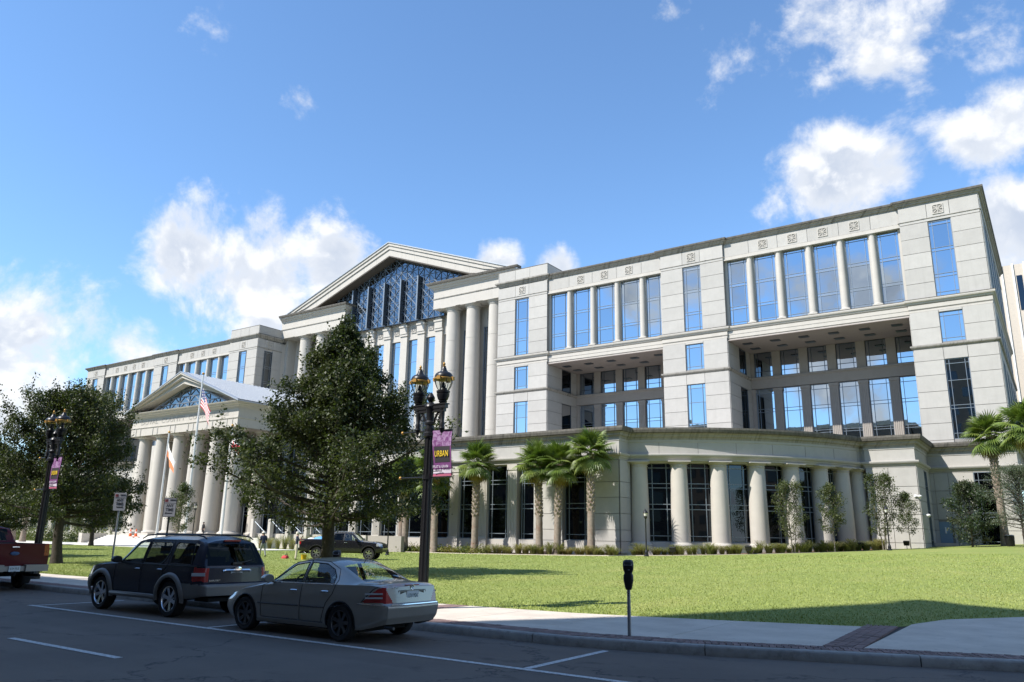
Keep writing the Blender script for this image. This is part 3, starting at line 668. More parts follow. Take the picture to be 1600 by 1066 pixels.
# flat podium wall
ZB=.55; WB,WT=1.62,8.9
def pod_wall(s0,s1,vis=1.):
    b=MB(); Bx(b,s0,s1,TP+.05,TP+1.,ZB,8.95); b.build('wall',joint,CH); w=s1-s0
    panels((s0,TP,0),FU,FN,[0,w],[ZB,1.6,2.6,4.05,5.5,6.9,8.9],vis=vis)
PH=(2.15,4.55,5.0,7.0,7.4)
def pod_win(s0,s1,vis=1.): window((s0,TP+.55,0),FU,FN,0,s1-s0,WB,WT,vb3(0,s1-s0),PH,gm='d',vis=vis,fm=frame,bw=.07)
def pod_pil(s0,s1,m=None):
    f=MB(); Bx(f,s0,s1,TP+.05,TP+.8,1.6,8.35); Bx(f,s0-.05,s1+.05,TP-.02,TP+.8,8.35,8.9); Bx(f,s0-.12,s1+.12,TP-.08,TP+.85,ZB-.2,1.75)
    w=(s1-s0)/6
    for k in range(5): Bx(f,s0+w*(k+.7),s0+w*(k+1.3),TP-.0,TP+.1,1.9,8.1)
    f.build('pilaster',stone2,CH)
for MIR in (False,True):
    v=0 if MIR else 1
    pod_wall(-36.35,-32.95,v); pod_wall(-42.2,-38.95,v)
    pod_win(-38.95,-36.35,v); pod_win(-43.95,-42.2,v); pod_pil(-45.4,-44.3)
    b=MB(); Bx(b,-75.5,-32.95,TP+.85,TP+1.2,ZB-.2,1.62); Bx(b,-75.5,-32.95,TP+.15,TP+.9,ZB-.2,1.61); b.build('plinth',stone2,CH)
    b=MB(); Bx(b,-75.5,-32.95,TP+.2,TP+1.,8.8,8.96); b.build('wall',stone2,CH)
    x=-45.4
    while x>-72:
        pod_win(x-2.6,x,v); pod_pil(x-3.7,x-2.6); x-=3.7
    panels((-32.9,TP,0),(0,1),(1,0),[0,2.1],[ZB,1.6,2.6,4.05,5.5,6.9,8.9],vis=.4*v)
    b=MB(); Bx(b,-33.3,-32.96,TP+.05,TP+2.3,ZB,8.95); b.build('wall',joint,CH)
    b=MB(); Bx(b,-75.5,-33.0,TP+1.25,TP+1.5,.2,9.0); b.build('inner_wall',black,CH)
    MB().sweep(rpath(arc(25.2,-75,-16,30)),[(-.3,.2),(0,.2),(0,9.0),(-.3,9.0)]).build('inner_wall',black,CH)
    for a0,a1 in ((-73.6,-71.2),(-18.2,-16.0)): MB().sweep(rpath(arc(26.0,a0,a1,3)),[(-.4,.2),(0,.2),(0,8.95),(-.4,8.95)]).build('jamb',stone2,CH)
    b=MB(); Bx(b,-17.2,-15.2,84.3,86.5,.2,9.0); b.build('inner_wall',stone2,CH)
    # rounded corner
    AN=[-70.0,-62.05,-54.1,-46.2,-38.4,-30.9,-24.45,-19.2]; RC=26.25
    for a in AN:
        x,y=AC[0]+RC*math.cos(R(a)),AC[1]+RC*math.sin(R(a)); column(x,y,.95,8.9,.86,.74,plinth=True,n=28,cap=.85,rotz=R(a))
        f=MB(); c=1 if not MIR else -1
        f.obox((X(x),y,0),U((-math.sin(R(a)),math.cos(R(a)))),U((math.cos(R(a)),math.sin(R(a)))),-1.25,1.25,.0,.95,-1.0,1.2); f.build('column_pedestal',stone2,CH)
    pa=arc(RC-.15,-71.2,-18.8,26)
    MB().sweep(rpath(pa),[(-.6,-.2),(0,-.2),(0,1.6),(-.6,1.62)]).build('plinth',stone2,CH)
    MB().sweep(rpath(arc(RC-.15,-71.2,-18.8,26)),[(-1.2,8.75),(.5,8.75),(.5,8.91),(-1.2,8.91)]).build('lintel',stone2,CH)
    for a0,a1 in zip(AN,AN[1:]):
        m=(a0+a1)/2; h=(a1-a0)/2; rw=RC-.55
        tx,ty=-math.sin(R(m)),math.cos(R(m)); nx,ny=math.cos(R(m)),math.sin(R(m)); ha=rw*math.tan(R(h)); rr=rw
        o=(AC[0]+rr*nx,AC[1]+rr*ny,0); ww=max(.5,ha-.62)
        f=MB(); oX=(X(o[0]),o[1],0); f.obox(oX,U((tx,ty)),U((nx,ny)),-ha,-ww,.5,8.9,-.35,.12); f.obox(oX,U((tx,ty)),U((nx,ny)),ww,ha,.5,8.9,-.35,.12); f.build('jamb',stone2,CH)
        window(o,(tx,ty),(nx,ny),-ww,ww,1.62,8.8,(-ww+2*ww*.22,ww-2*ww*.22),(2.15,4.55,5.0,6.5,6.9,8.35),gm='d',vis=v,bw=.075)
    # pavilion and the base of the end wing
    pj=[.9,1.9,3.2,4.5,5.8,7.1,8.9]
    b=MB(); Bx(b,-15.3,-10.95,82.95,TU+.5,.3,11.3); Bx(b,-10.95,-3.1,TU+.02,TU+1.4,.3,11.9); b.build('wall',joint,CH)
    panels((-15.35,82.9,0),FU,FN,[0,2.,4.45],pj,[],vis=v); 
    panels((-10.9,82.9,0),(0,1),(1,0),[0,4.4,6.0,8.1],pj,[(4.4,6.0,0,8.9)],vis=.4*v); window((-10.9,82.9,0),(0,1),(1,0),4.4,6.0,1.6,8.9,(),PH,gm='d',vis=.2*v)
    wl=[0,1.0+.0,2.1,3.4,5.75,7.8]
    panels((-10.9,TU-.03,0),FU,FN,[0,.45,1.75,4.0,6.2,7.8],[.9,1.9,3.2,4.25,5.8,7.1,8.9],[(4.0,6.2,1.6,8.9),(.45,1.75,.9,4.2)],vis=v)
    window((-10.9,TU+.0,0),FU,FN,4.0,6.2,1.62,8.9,(4.4,5.8),(2.15,4.5,4.9,7.0,8.1),gm='d',vis=v)
    panels((-10.9,TU-.03,0),FU,FN,[4.0,6.2],[.9,1.6],vis=v)
for MIR in (False,True):
    P=rpath([(-75.5,TP+1.),(-33.6,TP+1.),(-33.6,66.5)]+arc(26.0,-71,-19.5,14)[1:]+[(-15.2,83.6),(-11.2,83.6),(-11.2,TU+1.3),(-75.5,100)])
    MB().prism(P,10.5,11.7).build('podium_roof',mat('roof_gravel',(.34,.33,.31),.95,var=.15,vscale=2.),CH)
MIR=False
# service door, steps, rail, wall fittings at the right end
blue=mat('blue_grey_door',(.16,.24,.32),.5)
d=MB().box(-10.45,-9.35,TU-.10,TU+.0,1.98,4.02).build('door',blue,CH); MB().box(-9.55,-9.47,TU-.16,TU-.101,2.9,3.1).build('handle',frame,d)
st=MB()
for k in range(4): st.box(-10.8,-8.6,TU-.3-.35*(4-k)-.9,TU-.1,1.2+.19*k-.2,1.2+.19*(k+1))
st.build('service_steps',conc,CH)
rl=MB()
for k in range(6): rl.tube([(-8.7,TU-.4-.32*k,1.4),(-8.7,TU-.4-.32*k,2.85)],.02)
rl.tube([(-8.7,TU-.4,2.85),(-8.7,TU-2.0,2.85)],.03); rl.build('handrail',frame_dk,CH)
whitep=mat('white_plastic',(.75,.75,.74),.5)
for x,y,z in ((-11.2,82.75,6.2),(-10.8,84.0,4.5)):
    m=MB(); m.box(x-.1,x+.1,y-.05,y+.16,z-.1,z+.1); m.tube([(x,y,z),(x+.35,y-.35,z-.02)],.06); m.lathe([(.02,.12),(.17,.08),(.2,-.02),(.14,-.14),(.03,-.2)],(x+.42,y-.42,z-.05),12); m.build('wall_camera',whitep,CH,smooth=40)
for x in (-10.86,-9.9): MB().box(x-.06,x+.06,(86.4 if x<-10.5 else TU-.16),(86.5 if x<-10.5 else TU-.04),2.9,3.5).build('wall_light',whitep,CH)
# --- portico
TF=58.4; P0,P1=-105.2,-81.6; PM=(P0+P1)/2
pcx=[-103.4+4.05*k for k in range(6)]
for x in pcx:
    column(x,TF+1.5,1.25,14.42,.96,.80,plinth=True,n=30,cap=.9); column(x,TF+5.2,1.25,14.42,.86,.72,plinth=True,n=30,cap=.85)
MB().box(P0,P1,TF+.2,91,14.42,15.5).build('architrave',stone2,CH)
MB().box(P0+.02,P1-.02,TF+.24,91,15.55,16.9).build('frieze',stone2,CH)
ppa=[(P0,91),(P0,TF+.2),(P1,TF+.2),(P1,91)]
MB().sweep(ppa,[(-.1,15.42),(.04,15.42),(.10,15.5),(.10,15.6),(-.1,15.62)]).build('fillet',stone2,CH)
MB().sweep(ppa,[(-.4,16.75),(.05,16.75),(.10,16.9),(.30,16.96),(.36,17.1),(.62,17.18),(.66,17.3),(.86,17.38),(.92,17.5),(-.6,17.52)]).build('portico_cornice',stone2,CH)
MB().box(P1+.55,P1+.95,TF-.75,91,17.46,17.62).build('gutter',stain2,CH)
MB().box(P1-.7,P1+.99,TF-.80,TF-.74,17.1,17.62).build('corner_block',stain2,CH) if False else None
for x in pcx:
    for dx in (-.55,.55): MB().box(x+dx-.07,x+dx+.07,TF+.14,TF+.3,14.45,15.4).build('architrave_rib',stone,CH)
lm=mat('carved_letter_shade',(.36,.345,.315),.9)
lettering('lettering','DUVAL  COUNTY  COURTHOUSE',.86,lm,CH,(PM+.1,TF+.235,16.2),(1,0,0),(0,-1,0),width=19.4,depth=.03)
PA=22.3
for sg in (1,-1):
    W=(P1-P0)/2+.95; sl=(PA-17.5)/W
    for k,(d0,d1,out) in enumerate(((0,.34,-.80),(.34,.78,-.55),(.78,1.5,-.15))):
        P=[(PM,PA-d1),(PM+sg*W,PA-sl*W-d1),(PM+sg*W,PA-sl*W-d0),(PM,PA-d0)]
        P=[(x,max(z,17.5)) for x,z in P]
        MB().add([(x,TF+out,z) for x,z in P]+[(x,TF+1.4,z) for x,z in P],[(0,1,2,3),(7,6,5,4),(0,4,5,1),(1,5,6,2),(2,6,7,3),(3,7,4,0)]).build('raking_cornice',stone2,CH)
    P=[(PM,PA+.03),(PM+sg*(W+.12),PA-sl*(W+.12)+.03),(PM+sg*(W+.12),PA-sl*(W+.12)-.1),(PM,PA-.1)]
    MB().add([(x,TF-.86,z) for x,z in P]+[(x,TU,z) for x,z in P],[(0,1,2,3),(7,6,5,4),(0,4,5,1),(1,5,6,2),(2,6,7,3),(3,7,4,0)]).build('portico_roof',MATS['grey_metal_roof'],CH)
    sm=MB()
    for k in range(50):
        y=TF+.2+k*.64; sm.add([(PM,y,PA+.03),(PM,y+.05,PA+.03),(PM,y+.05,PA+.1),(PM,y,PA+.1)]+[(PM+sg*W,y,PA-sl*W+.03),(PM+sg*W,y+.05,PA-sl*W+.03),(PM+sg*W,y+.05,PA-sl*W+.1),(PM+sg*W,y,PA-sl*W+.1)],[(0,1,5,4),(1,2,6,5),(2,3,7,6),(3,0,4,7)])
    sm.build('roof_seam',MATS['grey_metal_roof'],CH)
tp=[(PM-8.9,17.62),(PM+8.9,17.62),(PM,21.0)]
MB().add([(P0+.5,TF+1.3,17.45),(P1-.5,TF+1.3,17.45),(PM,TF+1.3,PA-.8),(P0+.5,TF+2,17.45),(P1-.5,TF+2,17.45),(PM,TF+2,PA-.8)],[(0,1,2),(3,5,4)]).build('tympanum',stone2,CH)
tgl=MB().add([(x,TF+1.0,z) for x,z in tp],[(0,1,2)]).build('tympanum_glazing',gl_gable,CH)
lm2=MB()
def bar(mb,A,B_,t,w):
    d=Vector((B_[0]-A[0],B_[1]-A[1])); 
    if d.length<.05: return
    d.normalize(); nx,nz=-d.y*w/2,d.x*w/2
    mb.add([(A[0]-nx,t-.04,A[1]-nz),(A[0]+nx,t-.04,A[1]+nz),(B_[0]+nx,t-.04,B_[1]+nz),(B_[0]-nx,t-.04,B_[1]-nz),(A[0]-nx,t+.1,A[1]-nz),(A[0]+nx,t+.1,A[1]+nz),(B_[0]+nx,t+.1,B_[1]+nz),(B_[0]-nx,t+.1,B_[1]-nz)],[(0,3,2,1),(0,1,5,4),(2,3,7,6),(1,2,6,5),(3,0,4,7)])
for a,c in ((tp[0],tp[1]),(tp[1],tp[2]),(tp[2],tp[0])): bar(lm2,a,c,TF+.95,.22)
NR=4; rh=(21.0-17.62)/NR; sl=(21.0-17.62)/8.9
for r in range(NR):
    z0,z1=17.62+r*rh,17.62+(r+1)*rh; w0,w1=(21.0-z0)/sl,(21.0-z1)/sl
    bar(lm2,(PM-w0,z0),(PM+w0,z0),TF+.95,.09)
    nc=2*(NR-r); 
    for k in range(nc+1):
        xb=PM-w0+2*w0*k/nc
        for dx in (1,-1,0):
            xt=xb+dx*(2*w0/nc)/2*1.0
            if abs(xt-PM)<=w1+.01: bar(lm2,(xb,z0),(xt,z1),TF+.95,.06)
lm2.build('tympanum_lattice',frame_lt,tgl)
# porch ceiling, glass wall behind the columns, floor, steps, cheek walls
MB().box(P0+.1,P1-.1,TF+.5,TP+2,14.30,14.42).build('porch_ceiling',soff,CH)
MB().box(-114,-75.5,TP+1.6,TP+2.2,.2,14.4).build('porch_wall',stone2,CH)
x=-105.0
while x<-76:
    window((x,TP+1.5,0),FU,FN,0,3.75,1.3,14.2,vb3(0,3.75,.25),(4.1,4.5,7.2,7.6,10.3,10.7),gm='d',vis=.1,fm=frame,bw=.07); x+=4.05
for s0,s1 in ((-114,-105.5),): MB().box(s0,s1,TP-.2,TP+2,.2,11.9).build('porch_side_wall',stone2,CH)
fl=MB().box(-107.5,-74,TF-.4,TP+2,.0,1.25).build('porch_floor',pathm,CH)
for k in range(7): MB().box(-107,-80.2,TF-.4-.42*(k+1),TF-.4-.42*k+.001,.0,1.25-.155*(k+1)).build('porch_step',pathm,CH)
for x in (-107.4,-79.6): MB().box(x-.45,x+.45,TF-3.6,TF-.3,.0,1.45).build('cheek_wall',stone2,CH)
MB().box(-79.0,-60.0,TF+1.6,TF+2.2,.0,1.75).build('terrace_wall',stone2,CH)
MB().box(-59.9,-55.2,TF+1.8,TF+2.3,.0,1.72).build('terrace_wall',beige,CH)
for k in range(4):
    x=-78+3.1*k; m=MB(); m.box(x-.22,x+.22,TF+1.0,TF+1.5,.6,3.4); m.build('terrace_post',stone2,CH)
    m=MB(); m.tube([(x+.3,TF+1.2,3.1),(x+2.2,TF+1.2,1.9)],.03); m.tube([(x+1.2,TF+1.2,2.5),(x+1.2,TF+1.2,1.7)],.025); m.tube([(x+2.2,TF+1.2,1.9),(x+2.7,TF+1.2,1.9)],.03); m.build('stair_rail',frame,CH)
# --- stones and panes: the largest in view one by one, the rest joined
def area(p):
    o=p[0]; d=math.hypot(o[0],o[1]); return p[-1]*(p[4]-p[3])*(p[6]-p[5])*1e4/d**2
PANELS.sort(key=lambda p:-p[-1]*(p[4]-p[3])*(p[6]-p[5])/(p[0][0]**2+p[0][1]**2))
rest=MB()
for i,(o,u,n,a0,a1,b0,b1,th,v) in enumerate(PANELS):
    if a1-a0<.02 or b1-b0<.02: continue
    if i<290:
        a,b_=(a0+a1)/2,(b0+b1)/2; j=rc.uniform(-.004,.004); d=-th/2+.06+j
        c=(o[0]+u[0]*a+n[0]*d,o[1]+u[1]*a+n[1]*d,o[2]+b_)
        ob=mobj('stone_panel',cube_me,None,c,(0,0,math.atan2(u[1],u[0])),(a1-a0,th,b1-b0)); adopt(ob,CH)
    else: rest.obox(o,u,n,a0,a1,b0,b1,.0,.06)
rest.build('stone_panels',stone,CH,kind='stuff')
PANES.sort(key=lambda p:-p[-1]*(p[4]-p[3])*(p[6]-p[5])/(p[0][0]**2+p[0][1]**2))
rest={'b':MB(),'d':MB()}
for i,(o,u,n,a0,a1,b0,b1,w_,gm,v) in enumerate(PANES):
    if i<290:
        a,b_=(a0+a1)/2,(b0+b1)/2; c=(o[0]+u[0]*a,o[1]+u[1]*a,o[2]+b_)
        ob=mobj('pane',pane_mes[gm],None,c,(rc.gauss(0,.0022),0,math.atan2(u[1],u[0])+rc.gauss(0,.0022)),(a1-a0,1,b1-b0)); adopt(ob,w_)
    else:
        P=lambda a,b:(o[0]+u[0]*a,o[1]+u[1]*a,o[2]+b); rest[gm].add([P(a0,b0),P(a1,b0),P(a1,b1),P(a0,b1)],[(0,1,2,3)])
rest['b'].build('panes',gl,CH,kind='stuff'); rest['d'].build('dark_panes',gl_dk,CH,kind='stuff')
# --- office blocks across the street, behind the photographer: they shade the road and stand in the podium glass
offw=mat('office_brick',(.15,.12,.10),.9,var=.1,vscale=.5); offg=mat('office_window',(.05,.06,.07),.1,.4)
def office(s0,s1,h,t1,lab):
    o=empty('office_block',((s0+s1)/2,-11,0),0,lab,'building'); MB().box(s0,s1,-45,t1,0,h).build('wall',offw,o); MB().box(s0-.2,s1+.2,-45.2,t1+.2,h-1.2,h).build('parapet',conc,o)
    z=1.2
    while z<h-3.4:
        x=s0+1.5
        while x<s1-2.5: MB().box(x,x+2.2,t1-.05,t1+.06,z,z+2.2).build('window',offg,o); x+=4.
        z+=4.
office(-150,-27.5,31.2,-11.,'long brick office block across the street, seen only as the shade on the road')
office(-27.3,-23.8,29.2,-11.4,'narrow office block across the street, between two larger ones')
office(-23.6,40,43.9,-11.,'tall brick office block across the street that shades the right end of the lawn')

def added_block(s0,s1,t0,t1,h,lab):  # unseen blocks added so the car rears reflect dark walls instead of bright sky
    o=empty('office_block',((s0+s1)/2,t0,0),0,lab,'building'); MB().box(s0,s1,t0,t1,0,h).build('wall',offw,o); MB().box(s0-.2,s1+.2,t0-.2,t1+.2,h-1.2,h).build('parapet',offw,o)
    z=1.5
    while z<h-3.4:
        y=t0+1.5
        while y<t1-3: MB().box(s0-.06,s0+.05,y,y+2.4,z,z+2.1).build('window',offg,o); y+=4.2
        z+=4.
added_block(62,100,-46,-8,24,'unseen brick block added far down the street to darken car reflections, south side')
added_block(66,110,30,75,21,'unseen brick block added far down the street to darken car reflections, north side')
# ---------------------------------------------------------------- vehicles (local x: front 0 to rear L; y<0 is the driver's side)
tyrem=mat('tyre_rubber',(.016,.016,.017),.85,bump=.2,bscale=60); seal=mat('black_trim',(.014,.014,.015),.5); chrome=mat('chrome',(.75,.76,.78),.12,1.)
rimdk=mat('dark_rim',(.10,.10,.105),.35,.7); rimsil=mat('silver_rim',(.45,.46,.48),.25,.9); under=mat('underbody',(.012,.012,.013),.9)
interior=mat('car_interior',(.030,.030,.032),.8); redl=mat('red_lamp_lens',(.33,.012,.014),.15,coat=1.); clearl=mat('clear_lamp_lens',(.55,.56,.58),.12,.4,coat=1.); amberl=mat('amber_lens',(.5,.16,.02),.2)
plate=mat('licence_plate',(.62,.66,.66),.5); platet=mat('plate_lettering',(.04,.10,.07),.6)
def thin_glass(name,tint,refl=.02,ior=1.45):
    m=bpy.data.materials.new(name); m.use_nodes=True; MATS[name]=m; t=NT(m.node_tree); t.n.clear()
    tr=t.new('ShaderNodeBsdfTransparent'); tr.inputs[0].default_value=(*tint,1); g_=t.new('ShaderNodeBsdfGlossy'); g_.inputs['Roughness'].default_value=.01; g_.inputs[0].default_value=(1,1,1,1)
    gg=t.new('ShaderNodeNewGeometry'); cs=t.math('ABSOLUTE',t.vmath('DOT_PRODUCT',gg.outputs['Normal'],gg.outputs['Incoming'],out='Value')); f0=((ior-1)/(ior+1))**2; fr=t.math('ADD',t.math('MULTIPLY',t.math('POWER',t.math('SUBTRACT',1.,cs,clamp=True),5.),1-f0),f0)
    mx=t.new('ShaderNodeMixShader'); t.l.new(t.math('ADD',fr,refl,clamp=True),mx.inputs[0]); t.l.new(tr.outputs[0],mx.inputs[1]); t.l.new(g_.outputs[0],mx.inputs[2])
    o=t.new('ShaderNodeOutputMaterial'); t.l.new(mx.outputs[0],o.inputs[0]); return m
cglass=thin_glass('car_glass',(.78,.84,.82),.03); pglass=thin_glass('privacy_glass',(.10,.11,.12),.0,1.3); lglass=thin_glass('lantern_glass',(.86,.88,.86),.03)
def paintm(name,col,metal=.55,rough=.32,coat=.7): return mat(name,col,rough,metal,coat=coat)
def wheel_proto(r,wd,rimr,spokes,rm,sp_w):
    e=empty('wheel'); t=MB(); h=wd/2
    t.lathe([(rimr,-h*.86),(r*.93,-h),(r*.985,-h*.8),(r,-h*.45),(r,h*.45),(r*.985,h*.8),(r*.93,h),(rimr,h*.86),(rimr*.97,0)],n=40,axis='y',cap=False)
    t.build('tyre',tyrem,e,smooth=35,local=True)
    m=MB(); m.lathe([(rimr*1.0,-h*.80),(rimr*1.03,-h*.90),(rimr*.97,-h*.92),(rimr*.92,-h*.72),(rimr*.90,h*.5)],n=40,axis='y',cap=False)
    m.lathe([(.005,-h*.62),(.075,-h*.66),(.085,-h*.45),(.10,-h*.2)],n=14,axis='y',cap=True)
    for k in range(spokes):
        a=2*PI*k/spokes; ca,sa=math.cos(a),math.sin(a)
        def Q(rr,w_,y): return (ca*rr-sa*w_,y,sa*rr+ca*w_)
        w0,w1=sp_w*.75,sp_w
        vs=[Q(.05,-w0,-h*.60),Q(.05,w0,-h*.60),Q(rimr*.93,w1,-h*.80),Q(rimr*.93,-w1,-h*.80),Q(.05,-w0,-h*.3),Q(.05,w0,-h*.3),Q(rimr*.93,w1,-h*.5),Q(rimr*.93,-w1,-h*.5)]
        m.add(vs,[(0,1,2,3),(7,6,5,4),(0,4,5,1),(1,5,6,2),(2,6,7,3),(3,7,4,0)])
    m.build('rim',rm,e,smooth=40,local=True)
    d=MB(); d.lathe([(.01,-h*.1),(rimr*.9,-h*.1),(rimr*.9,h*.3),(.01,h*.3)],n=24,axis='y'); d.build('brake_disc',under,e,local=True)
    return e
SM=lambda q:q*q*(3-2*q)
def pch(x,xs,ys):
    n=len(xs)
    if x<=xs[0]: return ys[0]
    if x>=xs[-1]: return ys[-1]
    i=0
    while xs[i+1]<x: i+=1
    d=lambda k:(ys[k+1]-ys[k])/(xs[k+1]-xs[k])
    def m(k):
        if k==0: return d(0)
        if k==n-1: return d(n-2)
        a,b=d(k-1),d(k); return 0. if a*b<=0 else 2*a*b/(a+b)
    h=xs[i+1]-xs[i]; t=(x-xs[i])/h
    return (2*t**3-3*t*t+1)*ys[i]+(t**3-2*t*t+t)*h*m(i)+(-2*t**3+3*t*t)*ys[i+1]+(t**3-t*t)*h*m(i+1)
class Car:
    def __init__(s,root,L,st,z0,belt,rail,zt,w,wr,xr,xf,cls,parts,rows=(26,14,12),bul=.012,f=((0,.15,.45,.7,1),(.93,.975,1.,.995,.955)),capb=.03):
        s.root=root; s.L=L; s.C=dict(z0=z0,belt=belt,rail=rail,zt=zt,w=w,wr=wr); s.f=f; s.bul=bul
        g=lambda nm,x:pch(x,*zip(*s.C[nm]))
        nl,nu,nt=rows
        def half(x):
            z0_,zb,zr,zt_,hw,hr=g('z0',x),g('belt',x),g('rail',x),g('zt',x),g('w',x),g('wr',x)
            P=[]
            for i in range(nl+1):
                q=i/nl; P.append((hw*pch(q,*f),z0_+(zb-z0_)*q,'s'))
            yb=P[-1][0]
            for i in range(1,nu+1):
                q=i/nu; P.append((yb+(hr-yb)*q+bul*math.sin(PI*q),zb+(zr-zb)*q,'s'))
            for i in range(1,nt+1):
                q=i/nt; P.append((hr*(1-q),zr+(zt_-zr)*(1-(1-q)**2.2),'t'))
            return P
        s.half=half
        def shift(x,z):
            a=max(0,min(1,(x-(L-.8))/.8)); b=max(0,min(1,(.8-x)/.8))
            return x+(inter(z,*zip(*xr))-L)*SM(a)+inter(z,*zip(*xf))*SM(b)
        s.shift=shift
        V=[];secs=[]
        for x in st:
            h_=half(x); row=[]
            for sg in (-1,1):
                idx=[]
                for (y,z,_t) in (h_ if sg<0 else h_[:-1]): idx.append(len(V)); V.append((shift(x,z),sg*y,z))
                row.append(idx)
            row[1].append(row[0][-1]); secs.append(row)
        tags=[p[2] for p in half(st[0])]
        F={}
        def put(face,reg):
            c=np.mean([V[i] for i in face],axis=0); k=cls(reg,c[0],c[1],c[2])
            if k: F.setdefault(k,[]).append(face)
        for i in range(len(st)-1):
            for si in (0,1):
                a,b=secs[i][si],secs[i+1][si]
                for j in range(len(a)-1):
                    fc=(a[j],b[j],b[j+1],a[j+1]); fc=tuple(dict.fromkeys(fc))
                    put(fc if si==0 else fc[::-1],'s' if tags[j+1]=='s' else 't')
        # end caps as grids
        for end,sec,sgn in (('f',secs[0],-1),('r',secs[-1],1)):
            NC=56; prev=None; m=len(sec[0])
            for j in range(m):
                pl,pr_=V[sec[0][j]],V[sec[1][j]]; cur=[]
                for k in range(NC+1):
                    if k==0: cur.append(sec[0][j])
                    elif k==NC: cur.append(sec[1][j])
                    else:
                        q=k/NC; y=pl[1]+(pr_[1]-pl[1])*q; b_=capb*(1-(2*q-1)**2)*(1 if end=='r' else -1); cur.append(len(V)); V.append((pl[0]+b_,y,pl[2]))
                if prev:
                    for k in range(NC):
                        fc=tuple(dict.fromkeys((prev[k],prev[k+1],cur[k+1],cur[k])))
                        if len(fc)>2: put(fc if sgn>0 else fc[::-1],end)
                prev=cur
                if abs(pl[1]-pr_[1])<1e-4: break
        s.V=V; s.objs={}
        for key in list(parts):
            name,mt,par=parts[key]
            if key not in F: continue
            ids=sorted({i for f_ in F[key] for i in f_}); mp={i:k for k,i in enumerate(ids)}
            b=MB(); b.v=[V[i] for i in ids]; b.f=[tuple(mp[i] for i in f_) for f_ in F[key]]; b.m=[0]*len(b.f)
            s.objs[key]=b.build(name,mt,s.objs[par] if par else root,smooth=38,local=True)
    def y(s,x,z):          # outside y at (x,z) on the side
        h=s.half(x); zs=[p[1] for p in h if p[2]=='s']; ys=[p[0] for p in h if p[2]=='s']; return inter(z,zs,ys)
    def P(s,x,z,sg,off=.004): return (s.shift(x,z),sg*(s.y(x,z)+off),z)
    def line(s,pts,sg,r,mb,closed=False,off=.002,sub=.06):
        Q=[]; n=len(pts)
        for i in range(n if closed else n-1):
            a,b=pts[i],pts[(i+1)%n]; k=max(1,int(math.hypot(b[0]-a[0],b[1]-a[1])/sub))
            for j in range(k): Q.append((a[0]+(b[0]-a[0])*j/k,a[1]+(b[1]-a[1])*j/k))
        if not closed: Q.append(pts[-1])
        mb.tube([s.P(x,z,sg,off) for x,z in Q],r,5,closed=closed)
def arch(xc,zc,r,a0=-12,a1=192,n=22): return [(xc+r*math.cos(R(a0+(a1-a0)*k/n)),zc+r*math.sin(R(a0+(a1-a0)*k/n))) for k in range(n+1)]
def seat(mb,x,y,w,zb,zt):
    mb.box(x-.5,x,y-w/2,y+w/2,zb-.2,zb); mb.add([(x-.10,y-w/2,zb-.05),(x+.06,y-w/2,zb-.05),(x+.06,y+w/2,zb-.05),(x-.10,y+w/2,zb-.05),(x+.06,y-w*.42,zt),(x+.18,y-w*.42,zt),(x+.18,y+w*.42,zt),(x+.06,y+w*.42,zt)],[(0,1,2,3),(4,7,6,5),(0,4,5,1),(1,5,6,2),(2,6,7,3),(3,7,4,0)])
    if w<.8: mb.box(x+.09,x+.18,y-.13,y+.13,zt+.04,zt+.22)
def common(c,root,wheels,wr,proto,ytrack,zfloor,cabin,seats,zdash,xdash,plt,ptxt,platez,platex):
    for x in wheels:
        for sg in (-1,1):
            o=copy_tree(proto,root); o.parent=root; o.location=(x,sg*ytrack,wr); o.rotation_euler=(0,random.Random(x*7+sg).random()*2,0 if sg<0 else PI)
    u=MB(); u.box(.35,c.L-.75,-ytrack+.14,ytrack-.14,zfloor-.08,zfloor)
    for x in wheels: u.tube([(x,-ytrack,wr),(x,ytrack,wr)],.05); u.box(x-wr*1.05,x+wr*1.05,-ytrack+.16,ytrack-.16,zfloor-.02,wr*2+.06)
    u.build('underbody',under,root,local=True)
    i=MB(); i.box(cabin[0],cabin[1],-ytrack+.05,ytrack-.05,zfloor+.02,zfloor+.08); i.box(xdash-.35,xdash+.08,-ytrack+.08,ytrack-.08,zfloor+.2,zdash)
    for sx,sy,w_,zb,zt_ in seats: seat(i,sx,sy,w_,zb,zt_)
    i.tube([(xdash+.25+.05*math.sin(a)*.6,-.36+.18*math.cos(a),zdash-.03+.17*math.sin(a)) for a in [2*PI*k/16 for k in range(16)]],.018,6,closed=True)
    i.build('interior',interior,root,local=True)
    p=MB().box(platex-.012,platex+.012,-.155,.155,platez-.08,platez+.08).build('licence_plate',plate,root,local=True)
    l=lettering('lettering',ptxt,.105,platet,None,(platex+.013,0,platez),(0,1,0),(1,0,0),width=.25,depth=.001); l.parent=p
def mirror_part(c,root,x,z,sg,m):
    b=MB(); y=c.y(x,z); b.tube([(x,sg*(y-.02),z),(x+.02,sg*(y+.08),z+.03)],.03); b.lathe([(.02,-.10),(.075,-.085),(.095,-.03),(.095,.05),(.085,.06)],(0,0,0),12,axis='x')
    n0=len(b.v)-60
    for k in range(n0,len(b.v)): vx,vy,vz=b.v[k]; b.v[k]=(vx+x+.0,vy*1.25+sg*(y+.15),vz*.85+z+.06)
    o=b.build('mirror',m,root,smooth=40,local=True)
def handle(c,x,z,sg,par,m):
    b=MB(); b.tube([c.P(x,z,sg,.005),c.P(x+.03,z,sg,.035),c.P(x+.15,z+.004,sg,.035),c.P(x+.18,z,sg,.005)],.014,6); o=b.build('handle',m,par,smooth=40,local=True)
def lens(c,poly,sg): pass
